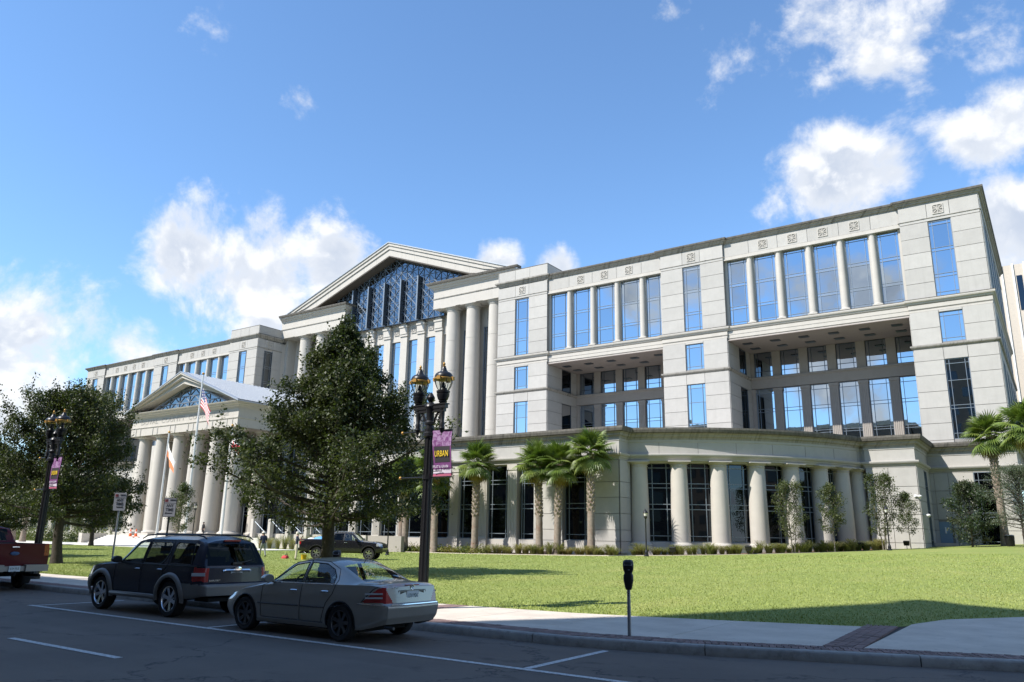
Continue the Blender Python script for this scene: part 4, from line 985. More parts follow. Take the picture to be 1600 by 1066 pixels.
def stations(L,extra=(),d=.024): return sorted(set([round(v,4) for v in np.concatenate((np.linspace(0,L,int(L/d)),np.array(extra)))])) if len(extra) else list(np.linspace(0,L,int(L/d)))
# ---- grey saloon
def make_sedan():
    root=empty('sedan',(0,0,0),0,'metallic grey four-door saloon parked in the nearest kerbside bay','car')
    L=4.53; pm=paintm('grey_metallic_paint',(.33,.305,.265),.35,.28)
    W1=[(1.47,.955),(2.02,1.285),(2.36,1.335),(2.385,.965)]; W2=[(2.46,.967),(2.45,1.338),(2.86,1.325),(3.10,1.235),(3.24,1.10),(3.26,.985)]
    D1=[(1.30,.30),(1.27,.88),(1.40,.93),(2.0,1.33),(2.42,1.385),(2.42,.30)]; D2=[(2.42,.30),(2.42,1.385),(2.9,1.37),(3.22,1.24),(3.34,1.05),(3.28,.82),(3.12,.64),(3.05,.45),(3.0,.30)]
    T1=[(4.02,.70),(4.30,.93),(4.40,.97),(4.62,.97),(4.62,.70)]
    wx=(.79,3.50); wr_=.318
    def cls(reg,x,y,z):
        a=abs(y)
        if reg=='s':
            for w_ in wx:
                if (x-w_)**2+(z-.325)**2<.365**2: return None
            if inpoly(x,z,W1): return 'fw'+('l' if y<0 else 'r')
            if inpoly(x,z,W2): return 'rw'+('l' if y<0 else 'r')
            if inpoly(x,z,T1): return 'tl'+('l' if y<0 else 'r')
            if x<.42 and .56<z<.70 and x>.04+.0: return 'hl'+('l' if y<0 else 'r')
            if inpoly(x,z,D1): return 'fd'+('l' if y<0 else 'r')
            if inpoly(x,z,D2): return 'rd'+('l' if y<0 else 'r')
            if x>3.88 and z<.675: return 'rb'
            if x<.42 and z<.55: return 'fb'
            return 'body'
        if reg=='t':
            hr=inter(x,*zip(*WR))
            if 1.40<x<2.00 and a<hr-.07: return 'ws'
            if 3.20<x<3.83 and a<hr-.085: return 'rg'
            if x<1.30: return 'hood'
            if x>3.92: return 'trunk'
            return 'body'
        if reg=='r':
            if z<.675: return 'rb'
            e=.70-(.97-z)*.62
            if a>e-.02 and .70<z<.975: return 'tl'+('l' if y<0 else 'r')
            return 'trunk' if z>.70 and a<e-.02 else 'body'
        if reg=='f':
            if z<.42: return 'fb'
            if a<.36 and .46<z<.66: return 'gr'
            return 'body'
    WR=[(0,.58),(.3,.68),(1.3,.72),(2.0,.605),(2.6,.59),(3.15,.60),(3.8,.645),(4.1,.68),(4.35,.67),(4.53,.60)]
    parts={'body':('body',pm,None)}
    for s_ in 'lr':
        parts['fd'+s_]=('front_door',pm,None); parts['rd'+s_]=('rear_door',pm,None); parts['fw'+s_]=('window',cglass,'fd'+s_); parts['rw'+s_]=('window',cglass,'rd'+s_)
        parts['tl'+s_]=('taillight',redl,None); parts['hl'+s_]=('headlight',clearl,None)
    parts.update(ws=('windshield',cglass,None),rg=('rear_window',cglass,None),hood=('hood',pm,None),trunk=('trunk_lid',pm,None),rb=('rear_bumper',pm,None),fb=('front_bumper',pm,None),gr=('grille',seal,None))
    c=Car(root,L,stations(L,d=.018),[(0,.30),(.3,.22),(.6,.20),(3.9,.22),(4.2,.26),(4.53,.34)],[(0,.60),(.3,.70),(.8,.80),(1.3,.885),(2,.925),(3,.955),(3.8,.985),(4.2,.99),(4.53,.955)],
      [(0,.62),(.3,.735),(.8,.845),(1.25,.925),(1.40,.965),(2.0,1.325),(2.4,1.375),(2.9,1.36),(3.2,1.27),(3.6,1.11),(3.85,1.02),(4.1,1.01),(4.35,1.0),(4.53,.965)],
      [(0,.635),(.15,.715),(.4,.79),(.8,.88),(1.33,.965),(1.42,1.0),(2.02,1.385),(2.2,1.415),(2.5,1.43),(2.8,1.42),(3.1,1.37),(3.2,1.34),(3.83,1.065),(3.95,1.04),(4.2,1.03),(4.42,1.025),(4.53,.985)],
      [(0,.66),(.08,.74),(.2,.80),(.45,.845),(.9,.862),(3.4,.862),(4.0,.835),(4.3,.79),(4.45,.74),(4.53,.68)],WR,
      [(.2,4.40),(.36,4.46),(.45,4.51),(.62,4.535),(.66,4.52),(.69,4.47),(.97,4.43),(1.1,4.43)],[(.2,.10),(.4,0),(.55,.0),(.7,.12),(1,.3)],cls,parts,rows=(40,18,14))
    tr=MB(); ch=MB(); dk=MB()
    for sg in (-1,1):
        for W_ in (W1,W2): c.line(W_,sg,.011,tr,True)
        c.line([(1.40,.945),(2.0,.955),(2.6,.962),(3.28,.975)],sg,.012,ch)
        for D_ in (D1,D2): c.line(D_,sg,.006,dk,False)
        c.line(arch(.79,.325,.368),sg,.014,dk); c.line(arch(3.50,.325,.368),sg,.014,dk)
        c.line([(1.30,.30),(3.05,.30)],sg,.012,dk)
        c.line([(.9+.3,.545),(2.38,.56)],sg,.014,ch if False else tr); c.line([(2.44,.56),(3.08,.565)],sg,.014,tr)
        c.line([(3.93,.675),(4.3,.668),(4.5,.66)],sg,.011,ch); c.line(T1[:3],sg,.008,dk)
        mirror_part(c,root,1.52,.955,sg,seal if False else pm)
        for key,xx,z in (('fd',2.12,.83),('rd',2.98,.845)): handle(c,xx,z,sg,c.objs[key+('l' if sg<0 else 'r')],chrome)
    # rear details
    ch.tube([(4.545,-.62,.672),(4.575,-.3,.672),(4.58,0,.672),(4.575,.3,.672),(4.545,.62,.672)],.012,5)
    tr.build('window_trim',seal,root,local=True,smooth=40); ch.build('chrome_trim',chrome,root,local=True,smooth=40); dk.build('panel_gap',seal,root,local=True)
    d=MB(); d.box(4.435,4.472,-.32,.32,.735,.89); d.build('plate_recess',mat('grey_paint_dark',(.075,.073,.07),.4,.5),root,local=True)
    d=MB(); d.tube([(4.452,-.42,.73),(4.465,-.36,.90),(4.47,0,.905),(4.465,.36,.90),(4.452,.42,.73),(4.463,0,.715)],.007,5,closed=True); d.build('plate_surround',seal,root,local=True)
    d=MB(); d.tube([(4.462+.008,.045*math.cos(a),.955+.045*math.sin(a)) for a in [2*PI*k/14 for k in range(14)]],.007,5,closed=True)
    for k in range(3):
        a=PI/2+k*2*PI/3; d.tube([(4.47,0,.955),(4.47,.045*math.cos(a),.955+.045*math.sin(a))],.005,5)
    d.build('emblem',chrome,root,local=True,smooth=40)
    l=lettering('lettering','C 240',.06,chrome,None,(4.455,-.44,.955),(0,1,0),(1,0,0),depth=.003); l.parent=root
    l=MB().box(4.425,4.475,-.17,.17,.985,1.0); l.build('brake_light',redl,root,local=True)
    for sg in (-1,1):
        for z in (.775,.845):
            d=MB(); d.obox((4.30,sg*.80,0),(.72,-.69*sg),(.69,.72*sg),-.17,.14,z,z+.028,-.02,.03); d.build('lamp_band',clearl,c.objs['tl'+('l' if sg<0 else 'r')],local=True)
    d=MB(); d.tube([(3.18,0,1.33),(3.30,0,1.46)],.006); d.build('antenna',seal,root,local=True)
    d=MB(); d.tube([(4.3,-.5,.27),(4.52,-.5,.27)],.03); d.build('exhaust',rimdk,root,local=True)
    pr=wheel_proto(.318,.215,.215,7,rimdk,.036)
    common(c,root,wx,.318,pr,.745,.24,(1.3,3.3),[(2.35,-.36,.5,.55,1.02),(2.35,.36,.5,.55,1.02),(3.2,0,1.2,.55,1.0)],.94,1.62,None,'LDU M24',.805,4.475)
    for ch_ in list(pr.children): bpy.data.objects.remove(ch_)
    bpy.data.objects.remove(pr)
    return root
# ---- dark blue sport utility
def make_suv():
    root=empty('sport_utility',(0,0,0),0,'dark navy sport utility vehicle with roof rails, parked ahead of the grey saloon','car')
    L=4.91; pm=paintm('navy_paint',(.005,.008,.022),.0,.25,.15); cl=mat('taupe_cladding',(.20,.19,.175),.5,.3)
    W1=[(1.64,1.13),(2.12,1.565),(2.22,1.60),(2.50,1.615),(2.53,1.13)]; W2=[(2.62,1.13),(2.60,1.615),(3.36,1.615),(3.46,1.56),(3.50,1.40),(3.42,1.20),(3.32,1.13)]; W3=[(3.66,1.15),(3.62,1.56),(3.68,1.61),(4.36,1.60),(4.44,1.56),(4.50,1.14)]
    D1=[(1.46,.50),(1.42,1.06),(1.58,1.12),(2.12,1.62),(2.56,1.66),(2.57,.50)]; D2=[(2.57,.50),(2.56,1.66),(3.45,1.66),(3.56,1.5),(3.56,1.1),(3.40,.90),(3.26,.68),(3.22,.50)]
    wx=(.87,3.76); AR=.47
    WR=[(0,.66),(.2,.76),(1.3,.80),(2.1,.70),(2.6,.685),(4.5,.675),(4.8,.655),(4.91,.62)]
    def cls(reg,x,y,z):
        a=abs(y); s_='l' if y<0 else 'r'
        if reg=='s':
            for w_ in wx:
                if (x-w_)**2+(z-.40)**2<AR**2: return None
            for k,W_ in (('fw',W1),('rw',W2),('qw',W3)):
                if inpoly(x,z,W_): return k+s_
            if x>4.58 and .80<z<1.09: return 'tl'+s_
            if x<.40 and .80<z<.98: return 'hl'+s_
            if inpoly(x,z,D1): return 'fd'+s_
            if inpoly(x,z,D2): return 'rd'+s_
            if (x>4.15 and z<.74) or (x<.5 and z<.74): return 'rb' if x>2 else 'fb'
            return 'body'
        if reg=='t':
            hr=inter(x,*zip(*WR))
            if 1.42<x<2.08 and a<hr-.07: return 'ws'
            if x<1.34: return 'hood'
            return 'body'
        if reg=='r':
            if z<.74: return 'rb'
            if 1.14<z<1.60 and a<.74-(z-1.14)*.12: return 'rg'
            if a>.70 and .80<z<1.09: return 'tl'+s_
            return 'hatch' if a<.70 else 'body'
        if reg=='f':
            if z<.62: return 'fb'
            if a<.40 and .70<z<.93: return 'gr'
            return 'body'
    parts={'body':('body',pm,None)}
    for s_ in 'lr':
        parts['fd'+s_]=('front_door',pm,None); parts['rd'+s_]=('rear_door',pm,None); parts['fw'+s_]=('window',cglass,'fd'+s_); parts['rw'+s_]=('window',pglass,'rd'+s_); parts['qw'+s_]=('quarter_window',pglass,None)
        parts['tl'+s_]=('taillight',redl,None); parts['hl'+s_]=('headlight',clearl,None)
    parts.update(ws=('windshield',cglass,None),hatch=('tailgate',pm,None),rg=('rear_window',pglass,'hatch'),hood=('hood',pm,None),rb=('rear_bumper',cl,None),fb=('front_bumper',cl,None),gr=('grille',chrome,None))
    c=Car(root,L,stations(L,d=.026),[(0,.48),(.3,.42),(4.4,.42),(4.91,.50)],[(0,.90),(.3,1.0),(.8,1.05),(1.3,1.085),(2,1.11),(4.9,1.13)],
      [(0,.92),(.3,1.03),(.8,1.09),(1.3,1.13),(1.45,1.17),(2.1,1.63),(2.5,1.675),(4.4,1.675),(4.91,1.61)],
      [(0,.94),(.12,1.02),(.6,1.10),(1.32,1.165),(1.42,1.20),(2.08,1.70),(2.3,1.75),(3.2,1.78),(4.3,1.77),(4.7,1.74),(4.91,1.69)],
      [(0,.72),(.1,.82),(.25,.89),(.5,.925),(4.4,.925),(4.7,.905),(4.85,.86),(4.91,.80)],WR,
      [(.4,4.90),(.5,4.96),(.70,4.97),(.735,4.95),(.76,4.88),(1.1,4.86),(1.6,4.62),(1.75,4.50)],[(.4,.08),(.55,-.02),(.75,-.02),(.8,.04),(1.1,.12)],cls,parts,f=((0,.1,.4,.75,1),(.95,.985,1.,.99,.965)))
    tr=MB(); dk=MB(); ra=MB(); fl=MB()
    for sg in (-1,1):
        for W_ in (W1,W2,W3): c.line(W_,sg,.013,tr,True)
        for D_ in (D1,D2): c.line(D_,sg,.006,dk)
        c.line([(1.5,1.11),(3.4,1.115),(4.85,1.12)],sg,.010,tr)
        for x in wx:
            fl=MB(); V0=[]
            for rr,of in ((AR-.015,.0),(AR-.012,.045),(AR+.03,.055),(AR+.075,.035),(AR+.09,.0)): V0.append([c.P(a,b,sg,of) for a,b in arch(x,.40,rr,-8,188,26)])
            n_=len(V0[0]); fl.add([p for r_ in V0 for p in r_],[(i*n_+j,i*n_+j+1,(i+1)*n_+j+1,(i+1)*n_+j) for i in range(4) for j in range(n_-1)]); fl.build('wheel_arch_flare',cl,root,local=True,smooth=60)
        b=MB(); b.tube([(1.40,sg*.90,.40),(1.5,sg*.98,.42),(3.12,sg*.98,.42),(3.22,sg*.90,.40)],.055,8); b.build('running_board',cl,root,local=True,smooth=40)
        ra.tube([(2.0,sg*.63,1.68),(2.2,sg*.63,1.755),(2.5,sg*.63,1.78),(4.2,sg*.625,1.78),(4.42,sg*.62,1.755),(4.55,sg*.62,1.70)],[.014,.017,.017,.017,.017,.013],8)
        mirror_part(c,root,1.66,1.13,sg,seal)
        for key,xx,z in (('fd',2.32,1.0),('rd',3.22,1.01)): handle(c,xx,z,sg,c.objs[key+('l' if sg<0 else 'r')],pm if False else rimsil)
        for k in range(2):
            d=MB(); zz=.915; d.obox((4.80,sg*.885,0),(.64,-.77*sg),(.77,.64*sg),-.16,.12,zz,zz+.07,-.02,.035)
            if k==0: d.build('lamp_band',clearl,c.objs['tl'+('l' if sg<0 else 'r')],local=True)
    for x in (2.55,4.05): ra.tube([(x,-.63,1.80),(x,.63,1.80)],.014,6)
    ra.build('roof_rack',seal,root,local=True,smooth=40); tr.build('window_trim',seal,root,local=True); dk.build('panel_gap',seal,root,local=True)
    d=MB(); d.tube([(4.885,-.36,1.015),(4.915,-.30,1.03),(4.92,0,1.035),(4.915,.30,1.03),(4.885,.36,1.015)],.032,8); d.build('chrome_bar',chrome,root,local=True,smooth=40)
    d=MB(); d.lathe([(.01,.03),(.075,.025),(.08,0)],(0,0,0),16,axis='x'); 
    d.v=[(x+4.925,y*1.15,z*.55+1.065) for x,y,z in d.v]; d.build('emblem',chrome,root,local=True,smooth=40)
    l=lettering('lettering','EXPLORER',.05,chrome,None,(4.895,-.54,.815),(0,1,0),(1,0,0),width=.30,depth=.003); l.parent=root
    MB().box(4.60,4.64,-.22,.22,1.655,1.685).build('brake_light',redl,root,local=True)
    d=MB(); d.tube([(4.875,-.02,1.19),(4.86,.2,1.20),(4.83,.42,1.24)],.012); d.box(4.85,4.90,-.12,.12,1.15,1.20); d.build('rear_wiper',seal,root,local=True)
    d=MB(); d.tube([(4.2,.55,.36),(4.75,.60,.36)],.035); d.box(4.3,4.8,-.6,.6,.36,.44); d.build('tow_frame',under,root,local=True)
    pr=wheel_proto(.385,.25,.268,6,chrome,.045)
    common(c,root,wx,.385,pr,.79,.46,(1.4,4.6),[(2.55,-.4,.52,.78,1.30),(2.55,.4,.52,.78,1.30),(3.5,0,1.3,.78,1.28)],1.10,1.78,None,'A31 4KP',.905,4.885)
    for ch_ in list(pr.children): bpy.data.objects.remove(ch_)
    bpy.data.objects.remove(pr)
    return root
# ---- pickups
def make_pickup(lab,pm,bmp,letter,detail):
    root=empty('pickup_truck',(0,0,0),0,lab,'pickup truck'); L=5.85
    W1=[(1.80,1.27),(2.25,1.70),(2.66,1.74),(2.68,1.27)]; W2=[(2.76,1.27),(2.75,1.745),(3.40,1.73),(3.46,1.60),(3.45,1.28)]
    D1=[(1.62,.55),(1.60,1.2),(1.75,1.26),(2.25,1.76),(2.72,1.80),(2.72,.55)]; D2=[(2.72,.55),(2.72,1.80),(3.5,1.78),(3.56,1.3),(3.56,.55)]
    wx=(.95,4.62); AR=.50
    WR=[(0,.72),(.2,.84),(1.45,.86),(2.2,.76),(2.7,.75),(3.55,.75),(3.72,.80),(3.80,.93),(5.85,.93)]
    def cls(reg,x,y,z):
        a=abs(y); s_='l' if y<0 else 'r'
        if reg=='s':
            for w_ in wx:
                if (x-w_)**2+(z-.44)**2<AR**2: return None
            if inpoly(x,z,W1): return 'fw'+s_
            if inpoly(x,z,W2): return 'rw'+s_
            if x>5.72 and .98<z<1.34: return 'tl'+s_
            if x<.42 and .92<z<1.12: return 'hl'+s_
            if inpoly(x,z,D1): return 'fd'+s_
            if inpoly(x,z,D2): return 'rd'+s_
            if x>3.78: return 'bed'
            return 'body'
        if reg=='t':
            hr=inter(x,*zip(*WR))
            if 1.60<x<2.18 and a<hr-.07: return 'ws'
            if 3.60<x<3.78 and 1.42<z<1.76 and a<.62: return 'rg'
            if x<1.5: return 'hood'
            if 3.86<x<5.80 and a<.84: return None
            return 'bed' if x>3.82 else 'body'
        if reg=='r':
            if a>.84 and .98<z<1.34: return 'tl'+s_
            return 'gate' if z>.80 and a<.84 else 'bed'
        if reg=='f':
            if a<.62 and .78<z<1.10: return 'gr'
            if z<.72: return 'fb'
            return 'body'
    parts={'body':('body',pm,None),'bed':('bed',pm,None)}
    for s_ in 'lr':
        parts['fd'+s_]=('front_door',pm,None); parts['rd'+s_]=('rear_door',pm,None); parts['fw'+s_]=('window',cglass,'fd'+s_); parts['rw'+s_]=('window',pglass,'rd'+s_); parts['tl'+s_]=('taillight',redl,None); parts['hl'+s_]=('headlight',clearl,None)
    parts.update(ws=('windshield',cglass,None),rg=('rear_window',pglass,None),hood=('hood',pm,None),gate=('tailgate',pm,None),fb=('front_bumper',bmp,None),gr=('grille',seal,None))
    st=stations(L,d=.04)+list(np.linspace(3.55,3.9,16)); st=sorted(st)
    c=Car(root,L,st,[(0,.55),(.3,.50),(5.6,.52),(5.85,.60)],[(0,1.02),(.4,1.10),(1.5,1.20),(2.2,1.24),(3.55,1.25),(3.8,1.28),(5.85,1.28)],
      [(0,1.05),(.4,1.14),(1.45,1.23),(1.62,1.29),(2.2,1.74),(2.6,1.79),(3.5,1.77),(3.62,1.70),(3.80,1.34),(5.85,1.34)],
      [(0,1.08),(.12,1.16),(.5,1.22),(1.45,1.29),(1.60,1.34),(2.2,1.82),(2.5,1.88),(3.4,1.88),(3.60,1.84),(3.80,1.345),(5.85,1.345)],
      [(0,.80),(.12,.92),(.3,.98),(.6,1.0),(5.7,1.0),(5.85,.985)],WR,[(.5,5.82),(1.3,5.85),(1.4,5.85)],[(.5,.05),(.8,0),(1.2,.1)],cls,parts,f=((0,.1,.4,.75,1),(.955,.985,1.,.995,.975)),capb=.012)
    tr=MB(); dk=MB()
    for sg in (-1,1):
        for W_ in (W1,W2): c.line(W_,sg,.013,tr,True)
        for D_ in (D1,D2): c.line(D_,sg,.007,dk)
        c.line([(3.79,.55),(3.79,1.30)],sg,.009,dk)
        for x in wx: c.line(arch(x,.44,AR+.01,-8,188,24),sg,.03,dk)
        mirror_part(c,root,1.84,1.30,sg,pm)
        for key,xx,z in (('fd',2.48,1.13),('rd',3.30,1.14)): handle(c,xx,z,sg,c.objs[key+('l' if sg<0 else 'r')],chrome)
    tr.build('window_trim',seal,root,local=True); dk.build('panel_gap',seal,root,local=True)
    b=MB(); b.box(3.88,5.80,-.84,-.80,.86,1.345); b.box(3.88,5.80,.80,.84,.86,1.345); b.box(3.86,3.90,-.84,.84,.86,1.345); b.box(5.74,5.79,-.80,.80,.86,1.345); b.box(3.9,5.75,-.8,.8,.82,.87); b.build('bed_liner',seal,root,local=True)
    b=MB(); b.box(5.86,6.04,-.93,-.30,.55,.74); b.box(5.86,6.04,.30,.93,.55,.74); b.box(5.84,5.98,-.29,.29,.56,.70); b.build('rear_bumper',bmp,root,local=True)
    b=MB(); b.lathe([(.01,.03),(.10,.025),(.11,0)],(0,0,0),18,axis='x'); b.v=[(x+5.87,y*1.2,z*.5+1.06) for x,y,z in b.v]; b.build('emblem',mat('blue_oval',(.05,.10,.22),.3,.5),root,smooth=40,local=True)
    b=MB(); b.tube([(5.88,-.09,1.24),(5.90,0,1.245),(5.88,.09,1.24)],.022); b.build('gate_handle',chrome,root,local=True)
    b=MB(); b.box(5.4,5.96,-.06,.06,.42,.52); b.tube([(5.96,0,.47),(6.06,0,.47),(6.06,0,.56)],.03); b.tube([(5.1,.72,.42),(5.84,.80,.42)],.045); b.build('tow_hitch',under,root,local=True)
    b=MB(); b.tube([(-.06,-.4,.84),(-.085,0,.85),(-.06,.4,.84)],.03); b.tube([(-.05,-.5,1.0),(-.07,0,1.01),(-.05,.5,1.0)],.02); b.build('grille_bar',seal if bmp is seal else chrome,root,local=True)
    pr=wheel_proto(.40,.27,.25,6,rimsil,.05)
    common(c,root,wx,.40,pr,.84,.52,(1.6,3.7),[(2.7,-.42,.54,.85,1.42),(2.7,.42,.54,.85,1.42),(3.45,0,1.4,.85,1.40)],1.22,1.95,None,letter,.63,6.0)
    for ch_ in list(pr.children): bpy.data.objects.remove(ch_)
    bpy.data.objects.remove(pr)
    return root
sedan=make_sedan(); sedan.location=(-13.62,10.62,0); sedan.scale=(.94,.94,.94)
suv=make_suv(); suv.location=(-19.45,11.0,0); suv.scale=(.95,.95,.95)
redp=mat('dark_red_paint',(.085,.003,.008),.3,0.,.25,coat=.1); blackp=paintm('black_paint',(.012,.012,.016),.2,.25)
red_truck=make_pickup('dark red pickup truck cut off by the left edge of the picture',redp,mat('pale_bumper',(.34,.31,.27),.4,.3),'61M PU5',1); red_truck.location=(-31.4,11.2,0)
blk_truck=make_pickup('black crew-cab pickup truck standing on the lawn behind the big oak',blackp,seal,'Y27 RKD',1)
# ---------------------------------------------------------------- vegetation
def leafmat(name,c0,c1,c2,tr=.25,rough=.5):
    m=bpy.data.materials.new(name); m.use_nodes=True; MATS[name]=m; t=NT(m.node_tree); b=t.n['Principled BSDF']
    g=t.new('ShaderNodeNewGeometry'); r=g.outputs['Random Per Island']; p=t.noise(g.outputs['Position'],.6,2,.5)
    c=t.mix(r,(*c0,1),(*c1,1)); c=t.mix(t.mapr(p,.45,.75,0,.8),c,(*c2,1)); t.l.new(c,b.inputs['Base Color']); b.inputs['Roughness'].default_value=rough
    tl=t.new('ShaderNodeBsdfTranslucent'); t.l.new(t.mix(1.,c,(1.3,1.5,.7,1),'MULTIPLY'),tl.inputs[0]); mx=t.new('ShaderNodeMixShader'); mx.inputs[0].default_value=tr
    t.l.new(b.outputs[0],mx.inputs[1]); t.l.new(tl.outputs[0],mx.inputs[2]); t.l.new(mx.outputs[0],t.n['Material Output'].inputs[0]); return m
oakleaf=leafmat('oak_leaf',(.022,.036,.011),(.066,.082,.023),(.080,.090,.028),.25,.55); mapleleaf=leafmat('light_leaf',(.035,.055,.015),(.085,.105,.03),(.11,.12,.035)); magleaf=leafmat('magnolia_leaf',(.022,.042,.016),(.045,.075,.026),(.06,.06,.025)); greyleaf=leafmat('grey_green_leaf',(.055,.08,.05),(.11,.135,.085),(.09,.11,.06))
bark=mat('oak_bark',(.055,.045,.037),.95,var=.3,vscale=9,bump=.5,bscale=22); youngbark=mat('young_bark',(.16,.14,.115),.9,var=.2,vscale=8)
def leaves_np(pts,rng,l0,l1,asp=.5):
    n=len(pts); L=l0+(l1-l0)*rng.random(n); d=rng.normal(size=(n,3)); d[:,2]-=.25; d/=np.linalg.norm(d,axis=1)[:,None]
    up=rng.normal(size=(n,3))*.75+np.array((0,0,1.)); s=np.cross(d,up); s/=np.linalg.norm(s,axis=1)[:,None]+1e-9
    Lc=L[:,None]; nn=np.cross(s,d)
    a=pts; b=pts+d*Lc*.45+s*Lc*asp*.5+nn*Lc*.06; c=pts+d*Lc; e=pts+d*Lc*.45-s*Lc*asp*.5+nn*Lc*.06
    return np.stack((a,b,c,e),1).reshape(-1,3)
def tree_mesh(seed,H,zc,env,nl,leafn,sig,ls,leaf,bk,trunk_r,tw=9,lean=0.,up=(.25,1.1),name='tree',multi=1,leadtop=.97,shoots=0.):
    """env: list of (height fraction, radius); returns (trunk mesh, crown mesh)"""
    rng=np.random.default_rng(seed); wood=MB(); pts=[]; hs,rs=zip(*env)
    for st in range(multi):
        off=np.array((0,0,0.)) if multi==1 else np.array((math.cos(2*PI*st/multi)*.12,math.sin(2*PI*st/multi)*.12,0))
        lead=[]; x=off.copy(); n=16; dl=rng.normal(size=2)*.012*H/16+ (off[:2]*.25 if multi>1 else 0)
        for k in range(n+1):
            f=k/n; lead.append((x[0]+lean*f*f,x[1],f*H*leadtop)); x[:2]+=rng.normal(size=2)*.010*H/4+dl
        wood.tube(lead,[max(.012,trunk_r*((1-k/n)**.9)*(1.25 if k==0 else 1.)) for k in range(n+1)],10)
        LP=np.array(lead)
        for i in range(nl//multi):
            f=zc/H+(1-zc/H)*((i+.5)/(nl//multi))**.92; z=f*H*.97; R0=inter(f,hs,rs)
            p0=np.array([np.interp(z,LP[:,2],LP[:,j]) for j in range(3)]); az=i*2.39996+rng.normal()*.35+st
            el=up[0]+(up[1]-up[0])*((f-zc/H)/(1-zc/H))+rng.normal()*.13; Ln=R0*(.80+.38*rng.random())/max(.72,math.cos(min(el,1.1))); Ln=min(Ln,max(.35,(H*1.0-z)/max(.25,math.sin(min(1.4,el+.14)))*1.05))
            P=[p0.copy()]; q=p0.copy(); m=7; a=az
            for k in range(m):
                e2=el+.28*(k/m)+rng.normal()*.08; a+=rng.normal()*.11
                q=q+np.array((math.cos(a)*math.cos(e2),math.sin(a)*math.cos(e2),math.sin(e2)))*Ln/m; P.append(q.copy())
            P=np.array(P); r0=min(trunk_r*.42,.010+.018*Ln); wood.tube([tuple(v) for v in P],[max(.006,r0*(1-k/(m+.4))) for k in range(m+1)],6)
            for j in range(tw):
                g=.30+.70*(j+rng.random())/tw; base=np.array([np.interp(g*m,np.arange(m+1),P[:,k]) for k in range(3)])
                d=rng.normal(size=3); d[2]=abs(d[2])*.6-.1; d/=np.linalg.norm(d); tl=(.16+.18*rng.random())*Ln*(1.2-g*.55)+.12; tip=base+d*tl
                wood.tube([tuple(base),tuple((base+tip)/2+rng.normal(size=3)*.03),tuple(tip)],[.010,.007,.003],4,cap=False)
                k=max(3,int(leafn*(.6+.8*rng.random()))); w=rng.random(k)**.7
                pts.append(base+(tip-base)*w[:,None]+rng.normal(size=(k,3))*sig)
            if shoots and rng.random()<shoots:
                b0=P[-1] if rng.random()<.6 else P[-3]; tp=b0+np.array((rng.normal()*.12,rng.normal()*.12,.45+.65*rng.random())); wood.tube([tuple(b0),tuple(tp)],[.008,.003],4,cap=False); k=int(leafn*.55); pts.append(b0+(tp-b0)*rng.random(k)[:,None]+rng.normal(size=(k,3))*.075)
            k=int(leafn*1.2); pts.append(P[-1]+rng.normal(size=(k,3))*sig*.9)
        k=int(leafn*2); pts.append(LP[-1]+rng.normal(size=(k,3))*np.array((sig,sig,sig*2)))
    pts=np.concatenate(pts); pts=pts[pts[:,2]>zc*.72]
    v=leaves_np(pts,rng,*ls); n=len(v)//4
    crown=mesh_np('crown',v,np.arange(4*n),np.full(n,4),leaf)
    o=wood.build('trunk',bk,None,smooth=50,local=True); tm=o.data; bpy.data.objects.remove(o)
    return tm,crown
def tree(name,meshes,loc,rz,sc,lab,cat,group=None):
    r=empty(name,loc,rz,lab,cat,group); r.scale=(sc,sc,sc) if not isinstance(sc,tuple) else sc
    mobj('trunk',meshes[0],r); mobj('crown',meshes[1],r); return r
oakA=tree_mesh(3,10.2,1.9,[(.15,4.3),(.24,5.4),(.34,4.5),(.46,3.2),(.60,2.15),(.74,1.4),(.87,.75),(1,.2)],130,84,.155,(.07,.18,.6),oakleaf,bark,.30,10,up=(.06,1.12),shoots=.8)
oakB=tree_mesh(8,7.9,2.0,[(.2,2.6),(.34,3.6),(.5,3.7),(.66,3.1),(.82,2.2),(.93,1.4),(1,.5)],104,62,.17,(.09,.165,.6),oakleaf,bark,.27,10,up=(.02,1.05),shoots=.8)
tree('oak_tree',oakA,(-24.85,22.75,.13),.3,1.0,'large dark green oak standing on the lawn behind the grey saloon','tree','oaks along the lawn')
tree('oak_tree',oakB,(-40.9,19.9,.13),1.0,(.93,.93,1.03),'dark oak whose slim trunk stands beside the street lamp on the left','tree','oaks along the lawn')
tree('oak_tree',oakA,(-55.5,21.5,.13),2.4,(.95,.95,.72),'low broad oak filling the left edge of the picture','tree','oaks along the lawn')
tree('oak_tree',oakB,(-88,46.2,.13),2.2,.92,'oak with a wide root flare on the bright path by the portico steps','tree','oaks along the path')
tree('oak_tree',oakB,(-75,30,.13),4.0,1.0,'oak behind the left street lamp, further back on the lawn','tree','oaks along the path')
tree('oak_tree',oakA,(-98,38.5,.13),5.0,.95,'distant oak just left of the portico steps','tree','oaks along the path')
sap=tree_mesh(21,5.6,1.5,[(.25,.9),(.45,1.25),(.7,1.0),(.9,.6),(1,.2)],30,22,.14,(.10,.18,.55),mapleleaf,youngbark,.055,6,up=(.4,1.15))
sap2=tree_mesh(25,5.9,.9,[(.16,.8),(.35,1.25),(.6,1.2),(.85,.8),(1,.3)],36,20,.16,(.10,.18,.55),mapleleaf,youngbark,.05,6,up=(.5,1.2),multi=3)
tree('young_tree',sap,(-68.6,44.0,.13),0,1.05,'small slender young tree in front of the portico','tree','young trees by the building')
tree('young_tree',sap2,(-19.5,70.8,zl(-19.5,70.8)-.05),.4,1.0,'multi-stemmed young tree before the fifth column of the rounded corner','tree','young trees by the building')
